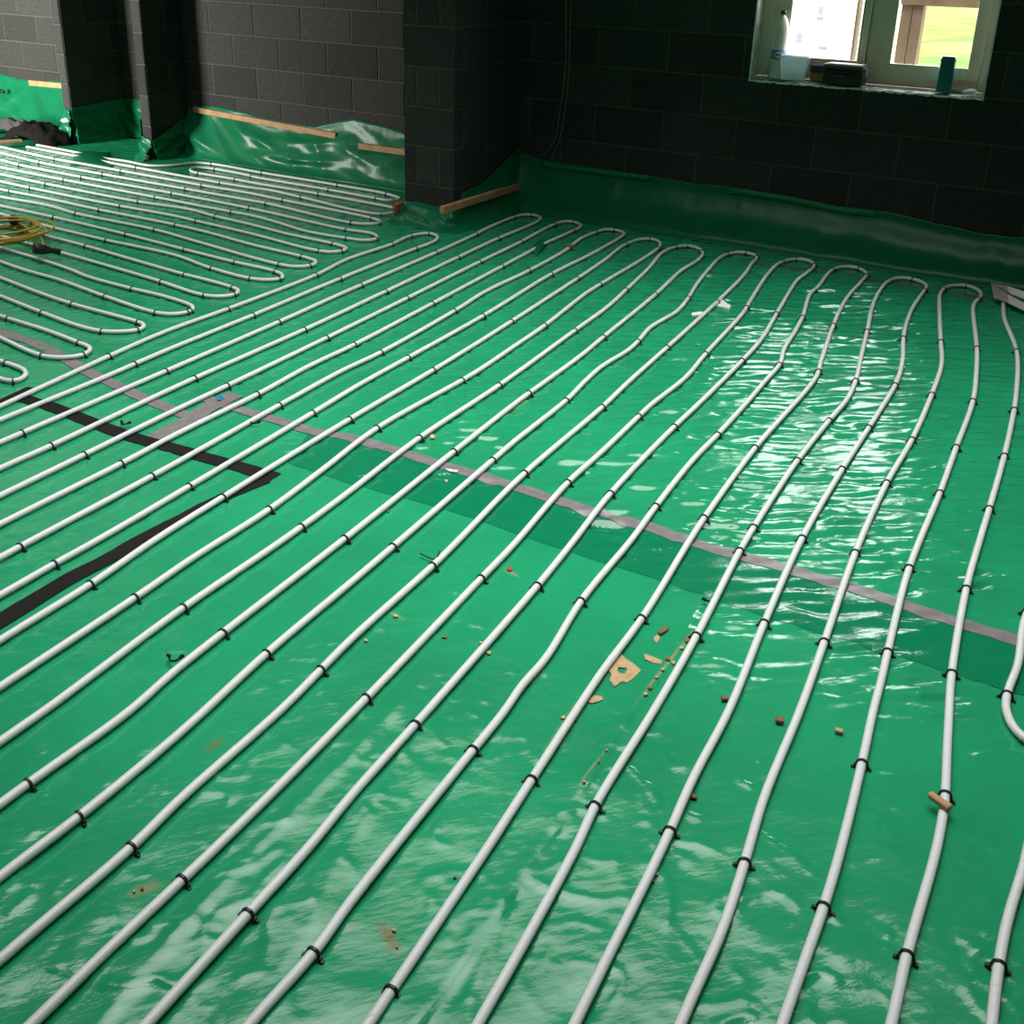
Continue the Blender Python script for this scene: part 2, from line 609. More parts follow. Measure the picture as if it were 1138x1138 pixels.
# NB: block_mesh has its front face at y = -T in local axes; the local -y axis faces the room when ux = +X
def wall_with_opening(name, x0, x1, y0, y1, ox0, ox1, oz0, oz1):
    bm = bmesh.new()
    add_box(bm, (x0, y0, -0.1), (ox0, y1, TOP))
    add_box(bm, (ox1, y0, -0.1), (x1, y1, TOP))
    add_box(bm, (ox0, y0, -0.1), (ox1, y1, oz0))
    add_box(bm, (ox0, y0, oz1), (ox1, y1, TOP))
    return tag(link(name, bm_mesh(name, bm), m_mortar), kind='structure')


OX0, OX1, OZ0, OZ1 = 0.719, 1.948, 0.92, 2.02
SH = 0.016   # mortar bed lies this far behind the block faces' backs
wall_back = wall_with_opening('wall_back', XC - 0.02, XR + 0.2, YW + 0.004, YW + 0.30, OX0, OX1, OZ0, OZ1)
lay_blocks(wall_back, (XC, YW + 0.020, 0), (1, 0, 0), XR - XC, (0.305, 0.08), skip=(OX0 - XC, OX1 - XC, OZ0, OZ1), proud=0.0)
wall_left_back = wall_box('wall_back_left', (S2[1] - 0.02, YL + 0.004, -0.1), (PX0 + 0.3, YL + 0.25, TOP))
lay_blocks(wall_left_back, (S2[1], YL + 0.020, 0), (1, 0, 0), PX0 - S2[1] + 0.2, (0.066, 0.287), proud=0.0)
wall_far = wall_box('wall_far_left', (XLW - 0.2, YF + 0.004, -0.1), (S1[0] + 0.02, YF + 0.25, TOP))
lay_blocks(wall_far, (XLW, YF + 0.020, 0), (1, 0, 0), S1[0] - XLW, (0.244, 0.013), proud=0.0)
RECY = 0.34
wall_rec = wall_box('wall_recess', (S1[1] - 0.01, RECY + 0.004, -0.1), (S2[0] + 0.01, RECY + 0.2, TOP))
lay_blocks(wall_rec, (S1[1], RECY + 0.020, 0), (1, 0, 0), S2[0] - S1[1], (0.1, 0.325), proud=0.0)

# pillar: core and blocks on the front, right and left faces
wall_pillar = wall_box('wall_pillar', (PX0 + 0.004, YP + 0.004, -0.1), (PX1 - 0.004, YL + 0.1, TOP))
pw = PX1 - PX0
lay_blocks(wall_pillar, (PX0, YP + 0.020, 0), (1, 0, 0), pw, (0, 0), proud=0.0, cuts=[[0, 0.095, 0.255, pw], [0, pw]], phase=0)
lay_blocks(wall_pillar, (PX1 - 0.020, YP + 0.004, 0), (0, 1, 0), -YP - 0.006, (0, 0), proud=0.0, cuts=[[0, 0.345, -YP - 0.006], [0, 0.105, 0.49, -YP - 0.006]], phase=0)
lay_blocks(wall_pillar, (PX0 + 0.020, YL, 0), (0, -1, 0), YL - YP - 0.006, (0.2, 0.42), proud=0.0)
# stub walls ending towards the room
for nm, (a, b, ye), yb in (('wall_stub_right', S2, RECY + 0.1), ('wall_stub_left', S1, YF + 0.2)):
    w = wall_box(nm, (a + 0.004, ye + 0.004, -0.1), (b - 0.004, yb, TOP))
    lay_blocks(w, (a, ye + 0.020, 0), (1, 0, 0), b - a, (0, 0), proud=0.0, cuts=[[0, b - a]])
    lay_blocks(w, (b - 0.020, ye + 0.004, 0), (0, 1, 0), yb - ye - 0.01, (0.0, 0.225), proud=0.0)

# unseen sides of the room, with a doorway at the left
wall_right = wall_box('wall_right', (XR, YB, -0.1), (XR + 0.2, 0.3, TOP))
wall_front = wall_box('wall_front', (XLW - 0.2, YB - 0.2, -0.1), (XR + 0.2, YB, TOP))
bm = bmesh.new()
add_box(bm, (XLW - 0.2, YB, -0.1), (XLW, 0.3, TOP))
# added return wall; its doorway points the lamp light at the back walls
add_box(bm, (XLW, -4.5, -0.1), (-6.6, -4.3, TOP))
add_box(bm, (-5.4, -4.5, -0.1), (-4.9, -4.3, TOP))
add_box(bm, (-6.6, -4.5, 2.15), (-5.4, -4.3, TOP))
add_box(bm, (-5.1, YB, -0.1), (-4.9, -4.5, TOP))
tag(link('wall_left', bm_mesh('wall_left', bm), m_mortar), kind='structure')
bm = bmesh.new()
rx0, rx1, ry0, ry1 = -1.0, 2.9, -4.9, -1.7
holes = [(-4.6, -2.2, -3.4, -1.6), (rx0, rx1, ry0, ry1)]  # unseen openings added for the two overhead lamps
xs = [XLW - 0.2] + [v for h in holes for v in h[:2]] + [XR + 0.2]
for a, b in zip(xs[0::2], xs[1::2]):
    if b > XC and a < XC:
        add_box(bm, (a, YB - 0.2, CEIL), (XC, 0.6, CEIL + 0.15))
        a = XC
    add_box(bm, (a, YB - 0.2, CEIL), (b, 0.6 if b < XC + 0.01 else 0.3, CEIL + 0.15))
for x0, x1, y0, y1 in holes:
    yb_ = 0.6 if x1 < 0 else 0.3
    add_box(bm, (x0, YB - 0.2, CEIL), (x1, y0, CEIL + 0.15))
    add_box(bm, (x0, y1, CEIL), (x1, yb_, CEIL + 0.15))
    for lo, hi in (((x0 - 0.05, y0 - 0.05), (x0, y1 + 0.05)), ((x1, y0 - 0.05), (x1 + 0.05, y1 + 0.05)), ((x0, y0 - 0.05), (x1, y0)), ((x0, y1), (x1, y1 + 0.05))):
        add_box(bm, (*lo, CEIL + 0.1), (*hi, CEIL + 1.0))
    add_box(bm, (x0 - 0.05, y0 - 0.05, CEIL + 1.0), (x1 + 0.05, y1 + 0.05, CEIL + 1.05))  # lid added to keep sky light out of the shaft
tag(link('ceiling', bm_mesh('ceiling', bm), m_ceil), kind='structure')

# ------------------------------------------------------------------ window
win = empty('window_1', (OX0, 0.10, OZ0))
tag(win, kind='structure')
WL, WH = OX1 - OX0, OZ1 - OZ0


def wpart(name, boxes, m, parent=win, bev=0.004):
    bm = bmesh.new()
    for lo, hi in boxes:
        add_box(bm, lo, hi, bev)
    return link(name, bm_mesh(name, bm), m, parent)


# local x from left jamb, y depth, z up from sill
wpart('frame', [((0.005, 0, 0.015), (0.062, 0.07, WH - 0.005)), ((WL - 0.055, 0, 0.015), (WL - 0.005, 0.07, WH - 0.005)),
                ((0.062, 0, 0.015), (WL - 0.055, 0.07, 0.066)), ((0.062, 0, WH - 0.055), (WL - 0.055, 0.07, WH - 0.005)),
                ((0.595, 0, 0.066), (0.655, 0.07, WH - 0.055))], m_frame)
for nm, a, b, ga, gb in (('sash', 0.062, 0.595, 0.165, 0.557), ('sash', 0.655, WL - 0.055, 0.722, 1.122)):
    z0, z1, g0, g1 = 0.066, WH - 0.055, 0.123, WH - 0.11
    s = wpart('sash', [((a, -0.012, z0), (ga, 0.05, z1)), ((gb, -0.012, z0), (b, 0.05, z1)),
                       ((ga, -0.012, z0), (gb, 0.05, g0)), ((ga, -0.012, g1), (gb, 0.05, z1))], m_frame)
    k = 0.006
    wpart('bead', [((ga, -0.016, g0), (ga + k, -0.004, g1)), ((gb - k, -0.016, g0), (gb, -0.004, g1)),
                   ((ga + k, -0.016, g0), (gb - k, -0.004, g0 + k)), ((ga + k, -0.016, g1 - k), (gb - k, -0.004, g1))], m_bead, s, 0.001)
    wpart('trim', [((a, -0.016, z0), (a + 0.007, -0.0125, z1)), ((b - 0.007, -0.016, z0), (b, -0.0125, z1)),
                   ((a, -0.016, z0), (b, -0.0125, z0 + 0.007))], m_bead, s, 0.001)
    wpart('pane', [((ga - 0.004, 0.016, g0 - 0.004), (gb + 0.004, 0.020, g1 + 0.004))], m_glass, s, 0.0)
# rough sill bed and reveals (white cavity closers)
bm = bmesh.new()
n = 60
top = [(OX0 + (OX1 - OX0) * i / n) for i in range(n + 1)]
vs = []
for i, x in enumerate(top):
    f = -0.008 + random.uniform(-0.006, 0.004)
    vs.append([bm.verts.new((x, 0.11, OZ0 + 0.012)), bm.verts.new((x, f, OZ0 - 0.001 + random.uniform(-0.004, 0.002))),
               bm.verts.new((x, f + 0.002, OZ0 - 0.010 + random.uniform(-0.004, 0.003))), bm.verts.new((x, 0.11, OZ0 - 0.008))])
for i in range(n):
    for k in range(4):
        bm.faces.new((vs[i][k], vs[i + 1][k], vs[i + 1][(k + 1) % 4], vs[i][(k + 1) % 4]))
bm.faces.new(vs[0])
bm.faces.new(vs[-1])
sill = link('sill', bm_mesh('sill', bm), m_sill)
tag(sill, kind='structure')
sill.name = 'trim_1'
tag(link('trim_2', box_mesh('trim_2', (OX0, -0.004, OZ0), (OX0 + 0.008, 0.17, OZ1)), m_sill), kind='structure')
tag(link('trim_3', box_mesh('trim_3', (OX1 - 0.008, -0.004, OZ0), (OX1, 0.17, OZ1)), m_sill), kind='structure')

# ------------------------------------------------------------------ the green sheet on the floor
TAPE2 = [(228, 443), (264, 455), (313, 469), (348, 480), (380, 485), (433, 499), (485, 515.5), (528, 528), (580, 544), (614, 555),
         (658, 569), (719, 586), (763, 601), (794, 610.5), (838, 622), (899, 640), (950, 654.5), (991, 668.5), (1043, 686), (1096, 702), (1130, 712.5), (1200, 732)]
TAPE1 = [(-60, 345), (0, 369), (44, 384), (76, 401), (98, 414), (123, 425), (151, 439), (186, 453.5), (214, 465)]
T2W = np.array([fl(*q)[:2] for q in TAPE2])
T1W = np.array([fl(*q)[:2] for q in TAPE1])
BND = np.vstack([T1W[:-2], T2W])
BND = BND[np.argsort(BND[:, 0])]
BND = np.vstack([[-8, BND[0, 1] + 0.3], BND, [5, BND[-1, 1] + 0.1]])


def grid_sheet(x0, x1, y0, y1, d):
    nx, ny = int((x1 - x0) / d) + 1, int((y1 - y0) / d) + 1
    X, Y = np.meshgrid(np.linspace(x0, x1, nx), np.linspace(y0, y1, ny), indexing='ij')
    Z = hz(X, Y)
    V = np.stack([X, Y, Z], -1).reshape(-1, 3)
    i, j = np.meshgrid(np.arange(nx - 1), np.arange(ny - 1), indexing='ij')
    a = (i * ny + j).ravel()
    F = np.stack([a, a + ny, a + ny + 1, a + 1], 1)
    return V, F


parts = [grid_sheet(-6.6, 3.9, -3.0, -0.02, 0.012), grid_sheet(-6.6, -3.85, -0.035, YF - 0.002, 0.012), grid_sheet(-3.85, -0.9, -0.035, YL - 0.002, 0.012),
         grid_sheet(-2.2, 3.9, -6.2, -2.994, 0.0075),
         grid_sheet(-6.85, -2.19, -6.2, -2.99, 0.1), grid_sheet(-6.85, 4.25, -7.3, -6.15, 0.1)]
far, near = [[], []], [[], []]
for V, F in parts:
    c = V[F[:, 0], :2]
    isfar = c[:, 1] > np.interp(c[:, 0], BND[:, 0], BND[:, 1])
    for dst, mk in ((far, isfar), (near, ~isfar)):
        f = F[mk]
        if not len(f):
            continue
        u, inv = np.unique(f, return_inverse=True)
        off = sum(len(v) for v in dst[0])
        dst[0].append(V[u])
        dst[1].append(inv.reshape(f.shape) + off)
sheet_far = link('plastic_sheet', np_mesh('plastic_sheet', np.vstack(far[0]), np.vstack(far[1])), m_sheet)
tag(sheet_far, 'green polythene sheet crinkled across the far half of the floor up to the walls', 'plastic sheet', 'green plastic sheets on the floor')
sheet_near = link('plastic_sheet', np_mesh('plastic_sheet', np.vstack(near[0]), np.vstack(near[1])), m_sheet)
tag(sheet_near, 'green polythene sheet over the near half of the floor, before the grey tape', 'plastic sheet', 'green plastic sheets on the floor')


def strip(name, pl, pr, m, parent=None, lift=0.0015, step=0.015, across=6, rag=0.0):
    """ribbon lying on the sheet between two world polylines"""
    def res(P, n):
        P = np.asarray(P)
        s = np.r_[0, np.cumsum(np.hypot(*np.diff(P, axis=0).T))]
        u = np.linspace(0, s[-1], n)
        return np.stack([np.interp(u, s, P[:, k]) for k in (0, 1)], 1)
    L = np.hypot(*np.diff(np.asarray(pl), axis=0).T).sum()
    n = max(3, int(L / step))
    A, B = res(pl, n), res(pr, n)
    t = np.linspace(0, 1, across)[None, :, None]
    P = A[:, None] * (1 - t) + B[:, None] * t
    if rag:
        P = P + RNG.normal(0, rag, P.shape)
    Z = hz(P[..., 0], P[..., 1]) + lift
    V = np.concatenate([P, Z[..., None]], -1).reshape(-1, 3)
    i, j = np.meshgrid(np.arange(n - 1), np.arange(across - 1), indexing='ij')
    a = (i * across + j).ravel()
    F = np.stack([a, a + across, a + across + 1, a + 1], 1)
    # thin underside so that it is a solid ribbon
    V2 = V - np.array([0, 0, 0.0006])
    F2 = F[:, ::-1] + len(V)
    me = np_mesh(name, np.vstack([V, V2]), np.vstack([F, F2]))
    return link(name, me, m, parent)


def ribbon(P, w):
    P = np.asarray(P)
    T = np.gradient(P, axis=0)
    T /= np.linalg.norm(T, axis=1)[:, None]
    N = np.stack([-T[:, 1], T[:, 0]], 1)
    w = np.asarray(w)
    if w.ndim == 0:
        w = np.full(len(P), float(w))
    return P + N * w[:, None] / 2, P - N * w[:, None] / 2


LAPLOW = [(318, 514), (380, 535), (430, 549), (477, 561), (538, 580), (580, 596), (625, 611), (670, 626), (739, 647), (800, 668), (850, 686), (905, 702), (960, 718), (1030, 740), (1110, 765), (1170, 784)]
up = np.array([fl(*q)[:2] for q in [(345, 480), (380, 486), (433, 500), (485, 516), (528, 529), (580, 545), (614, 556), (658, 570), (719, 587), (763, 602), (838, 623), (899, 642), (950, 656), (1043, 687), (1110, 707), (1170, 725)]])
lo = np.array([fl(*q)[:2] for q in LAPLOW])
strip('overlap', up, lo, m_lap, sheet_far, 0.0012, 0.015, 26)['label'] = 'darker green band where two layers of sheet overlap'

strip_t2 = strip('tape', *ribbon(spline(T2W, 0.05, 0), 0.052), m_greytape, None, 0.0026, rag=0.0006)
tag(strip_t2, 'long strip of grey tape running across the floor to the right edge', 'tape', 'strips of grey tape')
t = strip('tape', *ribbon(spline(T1W, 0.05, 0), 0.055), m_greytape, None, 0.0026)
tag(t, 'strip of grey tape under the pipe loops at the left edge', 'tape', 'strips of grey tape')
t = strip('tape', *ribbon(spline(np.array([fl(*q)[:2] for q in [(262, 439), (235, 452), (210, 468), (172, 488)]]), 0.03, 0), 0.075), m_greytape, None, 0.0040)
tag(t, 'short crosswise piece of grey tape joining two longer strips', 'tape', 'strips of grey tape')
bt = [fl(*q)[:2] for q in [(18, 441), (64, 455), (110, 473), (150, 487), (190, 498), (243, 513), (288, 526), (306, 531)]]
t = strip('tape', *ribbon(spline(np.array(bt), 0.05, 0), 0.062), m_blacktape, None, 0.0030)
tag(t, 'black tape strip slanting down to a corner under the pipes', 'tape', 'strips of black tape')
bt = [fl(*q)[:2] for q in [(296, 534), (240, 557), (198, 579), (155, 601), (120, 622), (75, 645), (30, 673), (-10, 697), (-60, 727), (-160, 790), (-260, 850)]]
t = strip('tape', *ribbon(spline(np.array(bt), 0.05, 0), np.interp(np.arange(len(spline(np.array(bt), 0.05, 0))), [0, 40], [0.045, 0.075])), m_blacktape, None, 0.0034)
tag(t, 'wide black tape strip along a white pipe at the left edge', 'tape', 'strips of black tape')
bt = [fl(*q)[:2] for q in [(-40, 465), (0, 447), (34, 431)]]
t = strip('tape', *ribbon(spline(np.array(bt), 0.05, 0), 0.03), m_blacktape, None, 0.0030)
tag(t, 'thin end of black tape behind the first straight pipe', 'tape', 'strips of black tape')


# upstands of the sheet against walls -------------------------------------------------
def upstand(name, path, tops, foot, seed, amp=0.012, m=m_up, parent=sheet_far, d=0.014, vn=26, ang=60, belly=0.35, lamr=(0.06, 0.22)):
    """path: polyline (x, y) of the wall face, room on the right-hand side; tops: heights at the path points"""
    P = np.asarray(path, float)
    s = np.r_[0, np.cumsum(np.hypot(*np.diff(P, axis=0).T))]
    n = max(4, int(s[-1] / d))
    u = np.linspace(0, s[-1], n)
    C = np.stack([np.interp(u, s, P[:, k]) for k in (0, 1)], 1)
    T = np.gradient(C, axis=0)
    T /= np.linalg.norm(T, axis=1)[:, None]
    N = np.stack([T[:, 1], -T[:, 0]], 1)
    tz = np.interp(u, s, tops)
    g = np.random.default_rng(seed)
    tz = tz + np.convolve(g.normal(0, 0.006, n + 20), np.ones(21) / 4.5, 'valid')[:n] * 0.5
    v = np.linspace(0, 1, vn)
    # wrinkles: sum of oriented waves
    W = np.zeros((n, vn))
    U2, V2 = np.meshgrid(u, v * 0.35, indexing='ij')
    for q in range(16):
        th = math.radians(ang + g.normal(0, 28))
        lam = g.uniform(*lamr)
        ph = g.uniform(0, 6.28)
        k = 2 * math.pi / lam
        e = np.exp(-((U2 - g.uniform(0, s[-1])) / g.uniform(0.15, 0.45)) ** 2)
        W += e * (1 - np.abs(np.sin(0.5 * k * (U2 * math.cos(th) + V2 * math.sin(th)) + ph)) * 1.6) * g.uniform(0.4, 1)
    W *= amp * np.sin(np.pi * np.clip(v * 0.9 + 0.08, 0, 1))[None, :]
    # section: from the floor at distance foot, curving up to the wall
    off = foot * ((1 - v) ** 2.6)[None, :] + belly * foot * (np.sin(np.pi * v) ** 2)[None, :] * 0.6 + 0.006
    zz = tz[:, None] * (v ** 1.15)[None, :] + 0.0015
    off = off + np.maximum(W, -off * 0.8)
    X = C[:, None, 0] + N[:, None, 0] * off
    Y = C[:, None, 1] + N[:, None, 1] * off
    V = np.stack([X, Y, zz], -1).reshape(-1, 3)
    i, j = np.meshgrid(np.arange(n - 1), np.arange(vn - 1), indexing='ij')
    a = (i * vn + j).ravel()
    F = np.stack([a, a + vn, a + vn + 1, a + 1], 1)
    o = link(name, np_mesh(name, V, F), m, parent)
    sm = o.modifiers.new('thickness', 'SOLIDIFY')
    sm.thickness = 0.0012
    return o


def topz(px, plane, ax):
    return [tuple(onplane(x, y, plane, ax)) for x, y in px]


# window wall: profile of the top edge read along the wall
tp = topz([(578, 170), (600, 178), (640, 183), (700, 192), (770, 204), (800, 206), (880, 218), (930, 229), (990, 236), (1040, 248), (1090, 258), (1138, 263)], -0.01, 1)
path = [(q[0], 0.0) for q in tp] + [(3.2, 0.0), (XR - 0.01, 0.0)]
tops = [q[2] for q in tp] + [0.24, 0.24]
upstand('upstand', path, tops, 0.13, 21, 0.010, ang=20, belly=0.7, lamr=(0.25, 0.7))['label'] = 'shade-darkened green upstand of the sheet along the window wall'
for pa_ in ([(602, 182.5), (650, 189), (722, 198)], [(812, 211.5), (880, 222), (925, 232), (975, 238)]):
    Pm = np.array([onplane(x, y, -0.012, 1) for x, y in pa_])
    Q = spline(Pm, 0.03, 1)
    n = len(Q)
    Vh = np.vstack([Q + [0, -0.004, 0.017], Q + [0, -0.006, 0.0], Q + [0, -0.004, -0.017]])
    Fh = [(i, i + 1, n + i + 1, n + i) for i in range(n - 1)] + [(n + i, n + i + 1, 2 * n + i + 1, 2 * n + i) for i in range(n - 1)]
    oh = link('hem', np_mesh('hem', Vh, Fh), m_hem, sheet_far)
    oh.modifiers.new('thickness', 'SOLIDIFY').thickness = 0.002
    oh['label'] = 'paler folded hem of the sheet'
# back-left wall
tp = topz([(235, 118), (300, 133), (350, 142), (375, 135), (392, 131), (410, 137), (446, 147)], YL - 0.01, 1)
path = [(S2[1], YL)] + [(q[0], YL) for q in tp] + [(PX0, YL)]
tops = [0.36] + [q[2] for q in tp] + [0.27]
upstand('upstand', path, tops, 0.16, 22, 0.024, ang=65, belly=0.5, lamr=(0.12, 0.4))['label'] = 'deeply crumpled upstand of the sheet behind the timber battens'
# pillar base, front and right side
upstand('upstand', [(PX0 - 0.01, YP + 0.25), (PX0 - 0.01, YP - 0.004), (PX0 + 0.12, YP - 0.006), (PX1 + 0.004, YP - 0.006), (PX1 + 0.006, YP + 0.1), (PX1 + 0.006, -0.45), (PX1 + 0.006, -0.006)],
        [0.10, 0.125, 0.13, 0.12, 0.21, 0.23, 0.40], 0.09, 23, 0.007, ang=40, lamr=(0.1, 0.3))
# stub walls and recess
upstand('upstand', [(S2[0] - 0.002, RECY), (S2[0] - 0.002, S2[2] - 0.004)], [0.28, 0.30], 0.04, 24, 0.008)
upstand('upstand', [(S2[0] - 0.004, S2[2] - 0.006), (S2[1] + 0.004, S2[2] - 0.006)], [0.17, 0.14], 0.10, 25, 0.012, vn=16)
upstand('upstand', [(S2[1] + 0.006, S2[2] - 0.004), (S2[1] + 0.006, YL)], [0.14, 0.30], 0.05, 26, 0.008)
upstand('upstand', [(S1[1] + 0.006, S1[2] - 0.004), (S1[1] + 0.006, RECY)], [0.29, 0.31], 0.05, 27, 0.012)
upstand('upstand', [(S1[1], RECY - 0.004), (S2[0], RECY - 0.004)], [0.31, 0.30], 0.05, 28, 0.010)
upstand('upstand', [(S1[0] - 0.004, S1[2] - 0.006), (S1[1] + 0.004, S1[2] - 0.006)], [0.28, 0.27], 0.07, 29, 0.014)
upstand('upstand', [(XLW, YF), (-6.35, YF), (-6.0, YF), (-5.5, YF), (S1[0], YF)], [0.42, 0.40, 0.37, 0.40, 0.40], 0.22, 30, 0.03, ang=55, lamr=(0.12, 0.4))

# ------------------------------------------------------------------ heating pipes
PR = 0.0098
PZ = 0.0125
g = lambda ox, oy, *p: crop(ox, oy, 5.69, p)
A = lambda *p: g(180, 240, *p)
B = lambda *p: g(360, 230, *p)
C_ = lambda *p: g(540, 225, *p)
D_ = lambda *p: g(720, 250, *p)
E_ = lambda *p: crop(900, 280, 4.782, p)
F_ = lambda *p: g(0, 300, *p)
G = {}
for ci, ox in enumerate((0, 190, 380, 570, 750, 938)):
    for ri, oy in enumerate((420, 600, 790, 940)):
        G[(ci, ri)] = (lambda ox, oy: (lambda *p: g(ox, oy, *p)))(ox, oy)
H_ = lambda *p: crop(0, 150, 7.587, p)
I_ = lambda *p: crop(140, 160, 7.587, p)
J_ = lambda *p: crop(280, 170, 6.322, p)

